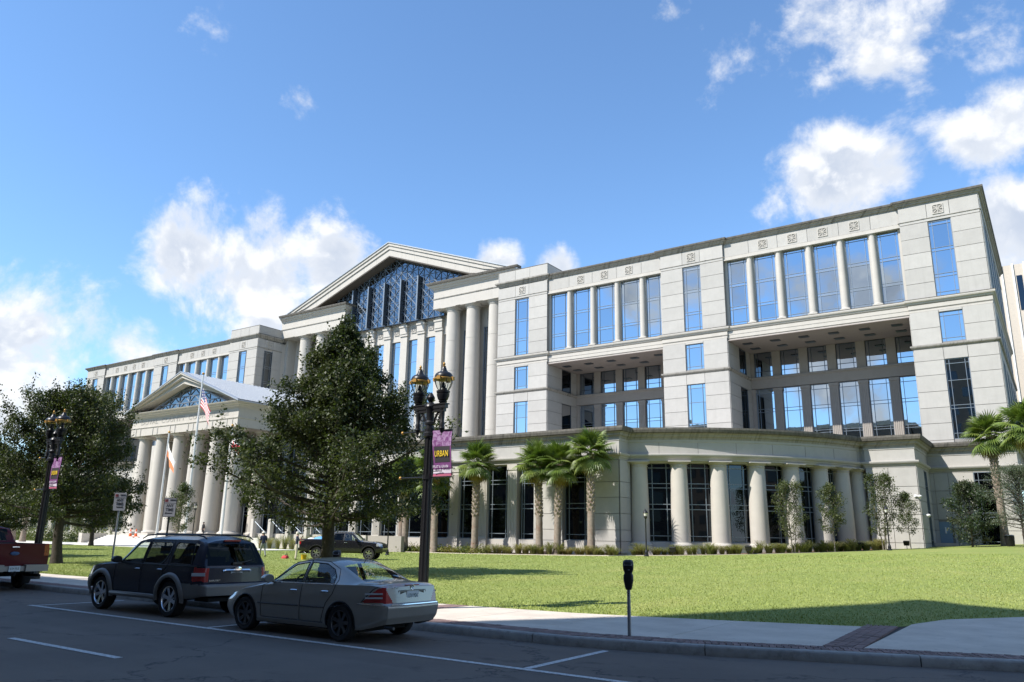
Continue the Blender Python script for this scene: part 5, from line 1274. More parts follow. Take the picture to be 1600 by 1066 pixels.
tree('young_tree',sap,(-16.6,73.2,zl(-16.6,73.2)-.05),2.,1.0,'young tree before the seventh column of the rounded corner','tree','young trees by the building')
tree('young_tree',sap2,(-13.3,77.2,zl(-13.3,77.2)-.05),3.3,1.1,'tallest young tree, before the pavilion wall beside the lamp post','tree','young trees by the building')
tree('young_tree',sap,(-11.3,77.8,zl(-11.3,77.8)-.05),1.2,.85,'short round-headed young tree at the corner of the pavilion','tree','young trees by the building')
mag=tree_mesh(31,5.6,.35,[(.05,1.3),(.25,1.9),(.5,1.85),(.75,1.35),(.92,.8),(1,.3)],54,20,.15,(.16,.26,.45),magleaf,bark,.09,6,up=(.15,1.1))
tree('magnolia_tree',mag,(-7.0,82.6,1.5),0,1.0,'dark glossy magnolia clothed to the ground beside the blue door','tree')
tree('oak_tree',tree_mesh(37,6.6,1.6,[(.2,1.9),(.4,2.7),(.6,2.7),(.8,1.9),(1,.5)],60,26,.17,(.09,.15,.4),greyleaf,bark,.11,8,up=(.1,1.)),(-2.9,79.5,1.5),0,1.0,'grey-green small tree cut by the right edge of the picture','tree')
# --- palms: trunk with leaf boots, every frond a part
palmg=leafmat('palm_frond_green',(.075,.125,.022),(.17,.235,.045),(.24,.27,.06),.18,.42); palmy=leafmat('palm_frond_yellow',(.22,.20,.04),(.34,.24,.05),(.26,.12,.04),.2,.6); palmd=leafmat('palm_frond_dead',(.18,.10,.05),(.26,.17,.09),(.12,.075,.045),.1,.8)
ptrunk=mat('palm_trunk',(.24,.195,.155),.95,var=.25,vscale=5,build=lambda t,b,pos,c:t.mix(t.mapr(t.noise(pos,1.2,3,.6),.5,.72,0,.55),c,(.20,.085,.05,1)))
boot=mat('palm_boot',(.27,.225,.17),.95,var=.35,vscale=6)
def frond_mesh(m,seed,droop,fold):
    rng=random.Random(seed); b=MB(); PL=1.15
    b.tube([(0,0,0),(PL*.5,0,.07),(PL,0,.05)],[.035,.025,.018],5,cap=False)
    n=23
    for k in range(n):
        a=R(-118+236*k/(n-1)); L=(1.5-.45*(abs(a)/R(118))**1.5)*rng.uniform(.92,1.05); ca,sa=math.cos(a),math.sin(a); w0=.028; w1=.062
        for j in range(3): pass
        prev=None
        for j,(q,wd) in enumerate(((0,w0),(.35,w1),(.68,w1*.8),(1.,.006))):
            r=L*q; dz=.10*math.sin(PI*min(1,q*1.1))-droop*q*q*(.5+.5*abs(sa))*L-(q>.6)*(q-.6)*droop*.9*L; yf=abs(sa)*fold*r
            x=PL+ca*r; y=sa*r*(1-.12*fold); z=.05+dz-yf*.35
            A=(x-sa*wd,y+ca*wd,z-.02*(j<3)); Mi=(x,y,z+.022*(j<3)); B_=(x+sa*wd,y-ca*wd,z-.02*(j<3)); i0=len(b.v); b.v+= [A,Mi,B_]
            if prev is not None: b.f+= [(prev,prev+1,i0+1,i0),(prev+1,prev+2,i0+2,i0+1)]; b.m+=[0,0]
            prev=i0
    o=b.build('frond',m,None,local=True); me=o.data; bpy.data.objects.remove(o); return me
FG=[frond_mesh(palmg,i,.08+.07*i,.22) for i in range(3)]; FY=[frond_mesh(palmy,7,.5,.5),frond_mesh(palmy,8,.6,.6)]; FD=[frond_mesh(palmd,9,.9,1.0)]
trunk_cache={}
def palm_trunk(h,seed):
    k=(h,seed)
    if k in trunk_cache: return trunk_cache[k]
    rng=random.Random(seed); b=MB(); pr=[]; n=26; px=rng.uniform(-.25,.25); py=rng.uniform(-.2,.2)
    for i in range(n+1):
        f=i/n; r=.34-.05*f+.12*max(0,1-f*7); r*=1+.03*math.sin(i*2.2); pr.append((px*f*f,py*f*f,f*h,r))
    b.tube([(p[0],p[1],p[2]) for p in pr],[p[3] for p in pr],14)
    # boots from 45 % of the height up, in a spiral
    b.cm=1; z=h*.42; a=0.
    while z<h-.05:
        f=z/h; cx,cy=px*f*f,py*f*f; r=.30; ca,sa=math.cos(a),math.sin(a); w=.12
        P=lambda rr,t,zz:(cx+ca*rr-sa*t,cy+sa*rr+ca*t,z+zz)
        b.add([P(r-.04,-w,-.08),P(r-.04,w,-.08),P(r-.02,w*.5,.16),P(r-.02,-w*.5,.16),P(r+.03,-w*.9,-.02),P(r+.03,w*.9,-.02),P(r+.13,w*.4,.20),P(r+.13,-w*.4,.20)],[(0,1,5,4),(4,5,6,7),(2,3,7,6),(1,2,6,5),(3,0,4,7)])
        a+=2.39996; z+=.052
    o=b.build('trunk',[ptrunk,boot],None,smooth=50,local=True); trunk_cache[k]=(o.data,px,py); bpy.data.objects.remove(o); return trunk_cache[k]
def palm(loc,h,seed,lab,sc=1.,n=56,skirt=5):
    r=empty('fan_palm',loc,random.Random(seed).random()*6,lab,'palm tree','fan palms in front of the courthouse'); me,px,py=palm_trunk(h,seed%3); mobj('trunk',me,r)
    rng=random.Random(seed)
    for k in range(n):
        f=k/(n-1); el=R(86-162*f**1.02+rng.uniform(-12,12)); az=k*2.39996+rng.uniform(-.25,.25); s=rng.uniform(.85,1.1)*sc*(.78 if f<.08 else (1 if f<.85 else .8))
        me2=rng.choice(FG) if f<.84 else rng.choice(FY)
        mobj('frond',me2,r,(px,py,h-.15+.35*(1-f)),(rng.uniform(-.3,.3),-el,az),(s,s,s))
    for k in range(skirt):
        az=k*2*PI/skirt+rng.uniform(-.2,.2); s=rng.uniform(.38,.55)*sc; mobj('frond',FD[0],r,(px,py,h-.25-.35*(k%2)),(0,R(rng.uniform(62,78)),az),(s,s,s))
    return r
for (x,y,h,seed,lab) in ((-47.2,61.9,9.0,0,'fan palm standing alone, next right of the purple banner'),(-39.75,61.9,8.6,1,'left palm of the close pair before the podium windows'),(-37.95,62.1,8.5,2,'right palm of the close pair before the podium windows'),(-34.4,62.0,9.3,3,'tallest fan palm, beside the podium corner'),(-52.4,61.7,7.6,4,'fan palm with smooth lower trunk just left of the banner pole pair'),(-51.7,61.2,9.0,5,'fan palm rising behind the purple banner'),(-56.7,61.8,8.0,6,'pale-trunked palm half hidden by the big oak'),(-55.8,61.4,8.2,7,'palm with rusty trunk half hidden by the big oak')):
    palm((x,y,zl(x,y)-.1),h-.3,seed,lab,.92)
palm((-4.6,85.5,1.6),10.2,8,'fan palm with hanging brown fronds at the right end of the building',.98,50,16)
palm((-1.6,80.5,1.6),10.2,9,'fan palm cut off by the right edge of the picture',1.0,50,14)
for i,(x,y,h) in enumerate(((-120,52,6.5),(-126,56,6.),(-112.5,50,6.2))): palm((x,y,.1),h,10+i,('first','second','third')[i]+' palm trunk from the left behind the red pickup',1.,30,6)
# --- ornamental grass clumps and low shrubs in the bed along the podium
bladem=leafmat('fountain_grass',(.10,.13,.03),(.22,.21,.07),(.30,.24,.10),.3,.6); shrubm=leafmat('low_shrub',(.07,.10,.02),(.17,.19,.04),(.28,.20,.05),.25,.5)
def clump(seed,h,r,n):
    rng=random.Random(seed); b=MB()
    for k in range(n):
        a=rng.random()*2*PI; r0=rng.random()*.16; out=r*(.35+.75*rng.random()); hh=h*rng.uniform(.6,1.05); w=.016; ca,sa=math.cos(a),math.sin(a); prev=None
        for q in (0,.4,.75,1.):
            x=ca*(r0+out*q**1.6); y=sa*(r0+out*q**1.6); z=hh*math.sin(q*2.0)/math.sin(1.57) if q<.8 else hh*(.99-.45*(q-.75)); ww=w*(1-q*.85); i0=len(b.v); b.v+=[(x-sa*ww,y+ca*ww,z),(x+sa*ww,y-ca*ww,z)]
            if prev is not None: b.f.append((prev,prev+1,i0+1,i0)); b.m.append(0)
            prev=i0
    o=b.build('grass_clump',bladem,None,local=True); me=o.data; bpy.data.objects.remove(o); return me
CL=[clump(i,.85+.12*i,.75,130) for i in range(3)]; CLB=[clump(20+i,1.35,.95,150) for i in range(2)]
def shrub(seed):
    rng=np.random.default_rng(seed); n=420; p=rng.normal(size=(n,3))*np.array((.36,.36,.2)); p[:,2]=np.abs(p[:,2])+.08; v=leaves_np(p,rng,.08,.16,.5); return mesh_np('shrub',v,np.arange(len(v)),np.full(len(v)//4,4),shrubm)
SH=[shrub(i) for i in range(3)]
rv=random.Random(5)
bed=[(s,60.9) for s in (-60,-33.5)]
def bedpath(q):   # q metres along the front of the podium, from the left
    s=-60+q
    if s<-31.5: return s,62.3
    a=-71+(q-28.5)/24.6*R(1)*0; d=q-28.5; ang=-70.5+d/27.5*57.3*.93
    if ang<-21: return AC[0]+29.6*math.cos(R(ang)),AC[1]+29.6*math.sin(R(ang))
    d2=d-(49.5/57.3/.93*27.5); return -13.4+d2,80.3
V=[];F=[];q=0.
while q<54.5:
    x,y=bedpath(q); x2,y2=bedpath(q+.1); tx,ty=x2-x,y2-y; l=math.hypot(tx,ty); nx,ny=ty/l,-tx/l; V+=[(x+nx*1.6,y+ny*1.6,zl(x,y)+.012),(x-nx*2.6,y-ny*2.6,zl(x,y)+.03)]; q+=.8
F=[(2*i,2*i+2,2*i+3,2*i+1) for i in range(len(V)//2-1)]
MB().add(V,F).build('planting_bed',mulch,kind='structure')
VE=[(a[0],a[1],a[2]+.02) for a in V[::2]]
ed=MB()
for a,c in zip(VE,VE[1:]): ed.add([(a[0],a[1]-.05,a[2]-.1),(c[0],c[1]-.05,c[2]-.1),(c[0],c[1]+.05,c[2]-.1),(a[0],a[1]+.05,a[2]-.1),(a[0],a[1]-.05,a[2]+.03),(c[0],c[1]-.05,c[2]+.03),(c[0],c[1]+.05,c[2]+.03),(a[0],a[1]+.05,a[2]+.03)],[(4,5,6,7),(0,1,5,4),(2,3,7,6)])
ed.build('bed_edging',conc,kind='structure')
q=0.3; k=0
while q<53.5:
    x,y=bedpath(q); z=zl(x,y)
    left=q<14
    if left:
        label(mobj('low_shrub',rv.choice(SH),None,(x,y-.3+rv.uniform(-.5,.5),z),(0,0,rv.random()*6),(1.25*rv.uniform(.9,1.2),)*3),'low yellow-green shrub in the bed below the palms on the left','shrub','low shrubs below the palms'); q+=.62
    else:
        label(mobj('grass_clump',rv.choice(CL),None,(x+rv.uniform(-.2,.2),y-.5+rv.uniform(-.7,.5),z),(0,0,rv.random()*6),(rv.uniform(1.0,1.5),)*2+(rv.uniform(.6,1.05),)),'fountain grass clump in the bed along the podium wall and rounded corner','grass clump','fountain grass clumps along the podium'); q+=.44
for i in range(16):
    x=-78+i*1.35+rv.uniform(-.3,.3); label(mobj('tall_grass_clump',rv.choice(CLB),None,(x,55.4+rv.uniform(-.6,.6),.12),(0,0,rv.random()*6),(rv.uniform(.9,1.2),)*3),'tall green grass clump before the terrace wall behind the black pickup','grass clump','tall grass before the terrace wall')
hedge=leafmat('hedge_leaf',(.07,.10,.03),(.14,.16,.05),(.17,.15,.05),.2,.6)
def hedge_mesh(seed,L,n):
    rng=np.random.default_rng(seed); p=np.stack((rng.random(n)*L-L/2,rng.normal(size=n)*.7,np.abs(rng.normal(size=n))*.75+.1),1); v=leaves_np(p,rng,.16,.30,.5); return mesh_np('hedge',v,np.arange(len(v)),np.full(len(v)//4,4),hedge)
HM=[hedge_mesh(i,7.,1500) for i in range(2)]
for i in range(6): label(mobj('hedge',HM[i%2],None,(-150+7.2*i,61-.3*i,.1),(0,0,.05*i),(1,1,1.4)),'loose green hedge along the left end of the building behind the path','hedge','hedges left of the portico steps')
# far trees at the horizon
FT=tree_mesh(51,10,1.5,[(.1,4.),(.3,5.2),(.6,4.6),(.85,2.6),(1,.8)],46,26,.5,(.35,.6,.6),oakleaf,bark,.3,6,up=(.1,1.))
for i in range(9): tree('far_tree',FT,(-232+rv.uniform(-6,6)-i*9,62+i*11+rv.uniform(-4,4),0),rv.random()*6,rv.uniform(.8,1.15),'distant green tree beyond the left end of the courthouse','tree','distant trees on the left')
# bright path before the portico
MB().box(-190,-64,46.6,55.2,-.2,.20).build('path',pathm,kind='structure')
# ---------------------------------------------------------------- street lamps and banners
iron=mat('black_cast_iron',(.018,.018,.02),.38,.3,bump=.1,bscale=30); gold=mat('gilded_band',(.40,.23,.06),.5,.6); lensm=mat('lamp_lens',(.7,.7,.66),.4)
def lantern(parent,x,y,z,K=.66):
    _b=MB.build
    def build(self,*a,**k):
        self.v=[(p[0],p[1],z+(p[2]-z)*K) for p in self.v]; return _b(self,*a,**k)
    MB.build=build
    try: _lantern(parent,x,y,z)
    finally: MB.build=_b
def _lantern(parent,x,y,z):
    b=MB(); b.lathe([(.045,-.72),(.07,-.70),(.075,-.62),(.055,-.60),(.06,-.50),(.10,-.44),(.105,-.40),(.085,-.38)],(0,0,0),16); b.lathe([(.06,-.40),(.115,-.36),(.15,-.22),(.155,-.14),(.135,-.12),(.16,-.10),(.165,-.03),(.12,.0)],(0,0,0),20)
    b.lathe([(.10,.0),(.09,.06),(.045,.12),(.035,.26),(.02,.30)],(0,0,0),12)
    b.v=[(a+x,c+y,d+z) for a,c,d in b.v]; b.build('lantern_cup',iron,parent,smooth=40,local=True)
    g=MB(); g.lathe([(.125,.0),(.16,.08),(.19,.18),(.215,.30),(.22,.36)],(x,y,z),20,cap=False); gl_=g.build('lantern_globe',lglass,parent,smooth=60,local=True)
    r=MB()
    for k in range(8):
        a=2*PI*k/8+.2; r.tube([(x+rr*math.cos(a),y+rr*math.sin(a),z+zz) for rr,zz in ((.128,.0),(.165,.08),(.195,.18),(.22,.30),(.225,.37))],.009,5)
    r.build('cage_rib',iron,parent,local=True)
    g=MB(); g.lathe([(.222,.38),(.238,.38),(.242,.40),(.242,.43),(.238,.45),(.222,.45)],(x,y,z),24)
    for k in range(4):
        a=2*PI*k/4+.2; g.obox((x+.25*math.cos(a),y+.25*math.sin(a),z),(-math.sin(a),math.cos(a)),(math.cos(a),math.sin(a)),-.045,.045,.35,.475,-.02,.025)
    g.build('gilded_band',gold,parent,smooth=40,local=True)
    d=MB(); d.lathe([(.225,.47),(.225,.52),(.20,.60),(.155,.66),(.10,.685),(.095,.71),(.075,.74),(.055,.83),(.045,.87)],(x,y,z),22); d.build('lantern_dome',iron,parent,smooth=40,local=True)
    f=MB(); f.lathe([(.04,.87),(.05,.90),(.02,.925),(.028,.95),(.034,.98),(.022,1.03),(.004,1.06)],(x,y,z),10); f.build('finial',gold,parent,smooth=40,local=True)
def street_lamp(loc,lab,rz=0.):
    r=empty('street_lamp',loc,rz,lab,'street lamp','double-headed street lamps')
    p=MB(); p.lathe([(.22,0),(.22,.08),(.18,.12),(.18,.3),(.14,.42),(.13,.52)],(0,0,0),12); p.lathe([(.112,.5),(.095,4.10)],(0,0,0),10)
    for k in range(10):
        a=2*PI*k/10; p.tube([(.108*math.cos(a),.108*math.sin(a),.52),(.092*math.cos(a),.092*math.sin(a),4.05)],.016,5)
    LOW=.15
    p.lathe([(.10,4.05),(.15,4.08),(.15,4.16),(.11,4.20),(.10,4.35),(.13,4.38),(.13,4.42),(.10,4.46),(.10,4.70),(.15,4.80),(.13,4.86),(.05,4.92),(.09,4.97),(.10,5.03),(.05,5.12),(.01,5.16)],(0,0,-LOW),14); p.build('post',iron,r,smooth=35,local=True)
    a=MB(); a.box(-.50,.50,-.06,.06,4.74,4.83); a.box(-.46,.46,-.045,.045,4.66,4.74); a.box(-.53,.53,-.075,.075,4.83,4.86)
    for sg in (-1,1):
        a.tube([(sg*(.12+.16*t),0,4.40+.26*math.sin(t*1.57)) for t in (0,.2,.4,.6,.8,1.)],.03,6); a.tube([(sg*(.24+.07*math.cos(t)),0,4.54+.07*math.sin(t)) for t in [PI*2*k/10 for k in range(10)]],.018,5,closed=True)
        a.lathe([(.055,4.82),(.06,4.60),(.05,4.42),(.07,4.38),(.06,4.32),(.075,4.26),(.05,4.20),(.02,4.14),(.03,4.10),(.005,4.06)][::-1],(sg*.38,0,0),12); a.lathe([(.065,4.84),(.08,4.88),(.05,4.94)],(sg*.38,0,0),12)
        lantern(r,sg*.38,0,5.03)
    a.v=[(q[0],q[1],q[2]-LOW) for q in a.v]
    a.build('crossarm',iron,r,smooth=35,local=True)
    b=MB()
    for z in (4.06,2.96):
        b.tube([(-.85,0,z),(.70,0,z)],.018,6); b.lathe([(.13,z-.05),(.13,z+.05)],(0,0,0),10)
    b.build('banner_arm',iron,r,local=True)
    for z in (4.06,2.96):
        q=MB(); q.lathe([(.005,-.04),(.035,-.02),(.04,0),(.03,.03),(.005,.045)],(-.87,0,z),8); q.build('arm_ball',gold,r,smooth=60,local=True)
    return r
SL1=street_lamp((-12.32,14.25,.15),'black double-headed street lamp with gilded lanterns beside the grey saloon')
SL2=street_lamp((-28.75,13.3,.15),'black double-headed street lamp on the left in front of the oaks')
def ban_b(t,b,pos,c):
    n=t.noise(pos,9,4,.6,1.2); return t.mix(t.mapr(n,.42,.62),(.13,.03,.14,1),(.30,.19,.33,1))
banp=mat('banner_purple',(.20,.06,.22),.8,build=lambda t,b,pos,c:t.mix(t.mapr(t.noise(pos,6,4,.6),.3,.7),(.10,.02,.115,1),(.16,.045,.16,1))); banf=mat('banner_flower_print',(.3,.15,.3),.8,build=ban_b); banb=mat('banner_black',(.02,.018,.022),.8); bany=mat('banner_yellow_letter',(.72,.50,.02),.7); banw=mat('banner_pale_print',(.55,.50,.58),.8); banr=mat('banner_rose_hem',(.40,.10,.17),.8)
def banner(lamp,lab,seed):
    x0,y0,z0=lamp.location; r=empty('banner',(x0,y0,z0+2.96),0,lab,'banner','street banners'); W0,W1=.14,.70
    def sheet(name,z_0,z_1,m,xa=W0,xb=W1,off=0.,nx=8,nz=8):
        b=MB()
        for side,oy in ((-1,-.006-off),(1,.006+off)):
            i0=len(b.v)
            for j in range(nz+1):
                for i in range(nx+1):
                    x=xa+(xb-xa)*i/nx; z=z_0+(z_1-z_0)*j/nz; wv=.022*math.sin(4.2*z+seed+x*3)+.014*math.sin(9*x+seed*2+2*z); b.v.append((x+.012*math.sin(5*z+seed),wv+oy,z))
            for j in range(nz):
                for i in range(nx):
                    k=i0+j*(nx+1)+i; f=(k,k+1,k+nx+2,k+nx+1); b.f.append(f if side<0 else f[::-1]); b.m.append(0)
        return b.build(name,m,r,smooth=60,local=True)
    sheet('cloth',0.0,1.10,banp); sheet('flower_print',.72,1.095,banf,off=.003); sheet('title_box',.34,.71,banb,.20,.66,.005); sheet('pale_strip',.085,.175,banw,off=.004); sheet('hem',.0,.07,banr,off=.003)
    l=lettering('lettering','URBAN',.20,bany,None,(.43,-.045,.535),(1,0,0),(0,-1,0),width=.40,depth=.004); l.parent=r
    l=lettering('lettering','FRUIT & GRAIN',.09,banw,None,(.42,-.045,.235),(1,0,0),(0,-1,0),width=.46,depth=.004); l.parent=r
    l=lettering('lettering','DOWNTOWN',.045,banb,None,(.34,-.042,.13),(1,0,0),(0,-1,0),width=.26,depth=.004); l.parent=r
    return r
banner(SL1,'purple banner reading URBAN on the lamp beside the grey saloon',.4); banner(SL2,'purple banner on the left street lamp before the oaks',1.7)
# ---------------------------------------------------------------- parking meters
galv=mat('galvanised_pipe',(.30,.31,.33),.45,.7,var=.1,vscale=12); mscreen=mat('meter_screen',(.05,.07,.10),.1,.2)
def meter(loc,rz,lab):
    r=empty('parking_meter',loc,rz,lab,'parking meter','parking meters at the kerb'); p=MB(); p.lathe([(.032,0),(.030,.78)],(0,0,0),14); p.build('post',galv,r,smooth=40,local=True)
    for z in (.66,.70,.74): MB().box(-.008,.008,-.036,-.028,z-.008,z+.008).build('bolt_hole',black,r,local=True)
    def loft(secs,name,m):
        b=MB(); n=20
        for (z,wx,wy,oy) in secs:
            for k in range(n):
                a=2*PI*k/n; c,s_=math.cos(a),math.sin(a); e=.62; b.v.append((wx*math.copysign(abs(c)**e,c),oy+wy*math.copysign(abs(s_)**e,s_),z))
        for i in range(len(secs)-1):
            for k in range(n): b.f.append((i*n+k,i*n+(k+1)%n,(i+1)*n+(k+1)%n,(i+1)*n+k)); b.m.append(0)
        b.f.append(tuple(range(n-1,-1,-1))); b.f.append(tuple((len(secs)-1)*n+k for k in range(n))); b.m+=[0,0]
        return b.build(name,m,r,smooth=40,local=True)
    loft([(.76,.05,.05,0),(.80,.062,.06,0),(.92,.088,.075,0),(1.0,.085,.07,0),(1.03,.068,.06,0),(1.06,.072,.06,0)],'vault',iron)
    h=loft([(1.05,.072,.06,0),(1.09,.088,.07,-.005),(1.16,.096,.075,-.01),(1.22,.092,.07,0),(1.25,.078,.055,.01),(1.262,.05,.03,.015)],'head',iron)
    b=MB(); b.add([(-.05,-.078,1.175),(.05,-.078,1.175),(.045,-.045,1.248),(-.045,-.045,1.248),(-.05,-.06,1.17),(.05,-.06,1.17),(.045,-.03,1.24),(-.045,-.03,1.24)],[(0,1,2,3),(0,4,5,1),(1,5,6,2),(2,6,7,3),(3,7,4,0)]); b.build('screen',mscreen,h,local=True)
    b=MB(); b.add([(-.072,-.080,1.155),(.072,-.080,1.155),(.066,-.040,1.256),(-.066,-.040,1.256)],[(0,1,2,3)]); b.build('bezel',galv,h,local=True) if False else None
    b=MB(); b.tube([(-.06,-.076,1.17),(.06,-.076,1.17),(.055,-.042,1.252),(-.055,-.042,1.252)],.008,5,closed=True); b.build('bezel',galv,h,local=True)
    b=MB(); b.box(.0,.03,-.09,-.06,1.085,1.10); b.build('coin_slot',galv,h,local=True); return r
meter((-6.37,12.80,.15),R(22),'black parking meter on a grey pipe standing alone at the kerb'); meter((-13.67,12.80,.15),R(28),'parking meter whose head shows above the roof of the grey saloon')
# ---------------------------------------------------------------- parking signs
signw=mat('sign_white',(.34,.34,.35),.5); signb=mat('sign_black_print',(.02,.02,.022),.6); signr=mat('sign_red_print',(.28,.05,.06),.6)
def sign(loc,rz,lab,ztop,arrow,rim):
    r=empty('parking_sign',loc,rz,lab,'sign','ANY TIME parking signs'); MB().tube([(0,0.03,0),(0,.03,ztop-.05)],.028,8).build('pole',galv if rim is signw else iron,r,smooth=50,local=True)
    w,h=.17,.27; zc=ztop-h; b=MB(); pts=[]
    for cx,cz,a0 in ((w-.03,h-.03,0),(-w+.03,h-.03,90),(-w+.03,-h+.03,180),(w-.03,-h+.03,270)):
        for k in range(4): a=R(a0+30*k); pts.append((cx+.03*math.cos(a),cz+.03*math.sin(a)))
    n=len(pts); b.add([(x,-.004,zc+z) for x,z in pts]+[(x,.004,zc+z) for x,z in pts],[tuple(range(n-1,-1,-1)),tuple(range(n,2*n))]+[(i,(i+1)%n,n+(i+1)%n,n+i) for i in range(n)]); pl=b.build('sign_plate',rim,r,local=True)
    if rim is not signw: MB().box(-w+.014,w-.014,-.0065,-.0045,zc-h+.016,zc+h-.016).build('sign_face',signw,pl,local=True)
    def T(t,s,z,m,wd=None,x=0.):
        l=lettering('lettering',t,s,m,None,(x,-.008,zc+z),(1,0,0),(0,-1,0),width=wd,depth=.001,bold=.002); l.parent=pl
    MB().box(-w+.02,w-.02,-.008,-.0066,zc+.115,zc+.125).build('rule',signb,pl,local=True); MB().box(-w+.025,-.06,-.008,-.0066,zc+.15,zc+.225).build('red_panel',signr,pl,local=True)
    T('P',.09,.185,signw if False else signb,None,-.09); T('PARKING',.07,.20,signb,.15,.07); T('ANY',.115,.045,signb,.19); T('TIME',.115,-.07,signb,.21)
    b=MB(); b.box(-.08,.08,-.009,-.0066,zc-.175,zc-.150); sx=1 if arrow>0 else -1; b.add([(sx*.08,-.009,zc-.195),(sx*.12,-.009,zc-.1625),(sx*.08,-.009,zc-.13)],[(0,1,2)]); b.build('arrow',signb,pl,local=True)
sign((-23.9,13.25,.15),R(48),'white ANY TIME parking sign beside the trunk of the left oak',2.75,1,signw); sign((-20.95,13.1,.15),R(46),'dark-rimmed ANY TIME parking sign above the roof of the sport utility vehicle',2.55,-1,iron)
# ---------------------------------------------------------------- lawn lamps, floodlights, bin, cones
def garden_lamp(loc,lab,h=3.75):
    r=empty('lamp_post',loc,0,lab,'lamp post','small lamp posts on the lawn'); p=MB(); p.lathe([(.20,0),(.20,.08),(.13,.16),(.15,.24),(.11,.42),(.075,.5),(.055,.6),(.045,h-.85),(.06,h-.83),(.13,h-.72),(.15,h-.62),(.09,h-.60)],(0,0,0),12); p.build('post',iron,r,smooth=40,local=True)
    MB().lathe([(.10,h-.60),(.15,h-.45),(.16,h-.36)],(0,0,0),12).build('globe',lensm,r,smooth=50,local=True)
    c=MB(); c.lathe([(.20,h-.36),(.21,h-.33),(.10,h-.14),(.03,h-.08),(.01,h)],(0,0,0),12); c.build('cap',iron,r,smooth=30,local=True)
    g_=MB()
    for k in range(4): a=PI/4+PI/2*k; g_.tube([(.12*math.cos(a),.12*math.sin(a),h-.60),(.19*math.cos(a),.19*math.sin(a),h-.35)],.012,5)
    g_.build('cage',gold,r,local=True)
garden_lamp((-28.2,60.0,zl(-28.2,60)),'small black lamp post before the first column of the rounded corner',3.8); garden_lamp((-12.6,75.2,zl(-12.6,75.2)),'small black lamp post among the young trees by the pavilion',3.8); garden_lamp((-46.6,49.2,.14),'small black lamp post right of the black pickup under the oak',3.9); garden_lamp((-74.5,49.5,.2),'small lamp post before the portico columns, above the sport utility roof',4.6); garden_lamp((-92,44.4,.15),'small lamp post behind the left street lamp beside the path',4.0)
def flood(x,y,lab):
    z=zl(x,y); r=empty('floodlight',(x,y,z),0,lab,'floodlight','floodlights in the planting bed'); MB().tube([(0,0,0),(0,0,.35)],.03).build('stake',iron,r,local=True)
    b=MB(); b.add([(-.22,-.05,.30),(.22,-.05,.30),(.22,.22,.42),(-.22,.22,.42),(-.26,-.16,.66),(.26,-.16,.66),(.24,.12,.74),(-.24,.12,.74)],[(0,3,2,1),(4,5,6,7),(0,1,5,4),(1,2,6,5),(2,3,7,6),(3,0,4,7)]); h=b.build('housing',iron,r,local=True); MB().box(-.23,.23,-.10,-.02,.66,.70).build('visor',frame_dk,h,local=True)
for x,y,l in ((-27.3,63.2,'between the first two columns of the rounded corner'),(-22.2,67.2,'between the third and fourth columns of the rounded corner'),(-15.2,76.8,'before the last column of the rounded corner'),(-11.9,79.6,'below the pavilion wall'),(-43.4,62.1,'below the podium window between the palms')): flood(x,y,'black floodlight '+l)
def bin_():
    r=empty('litter_bin',(-4.15,83.2,zl(-4.15,83.2)),0,'dark round litter bin on the path at the right edge','bin'); b=MB()
    b.lathe([(.30,0),(.33,.05),(.36,.85),(.36,.9)],(0,0,0),20)
    for k in range(20): a=2*PI*k/20; b.tube([(.335*math.cos(a),.335*math.sin(a),.06),(.37*math.cos(a),.37*math.sin(a),.86)],.016,5)
    b.build('basket',iron,r,smooth=40,local=True); MB().lathe([(.38,.88),(.39,.93),(.33,.98),(.2,1.0),(.2,.95)],(0,0,0),20).build('lid',frame_dk,r,smooth=40,local=True)
bin_()
conem=mat('traffic_orange',(.75,.13,.03),.5); conew=mat('cone_white_band',(.75,.75,.74),.5)
for x,l in ((-99.6,'left'),(-98.3,'right')):
    r=empty('traffic_cone',(x,57.2,1.10),0,l+' one of two orange traffic cones on the portico steps','traffic cone','traffic cones on the steps'); b=MB(); b.box(-.25,.25,-.25,.25,0,.05); b.lathe([(.2,.05),(.05,.95),(.03,.97)],(0,0,0),14); b.build('cone',conem,r,smooth=30,local=True); MB().lathe([(.148,.42),(.112,.62)],(0,0,0),14,cap=False).build('band',conew,r,smooth=30,local=True)
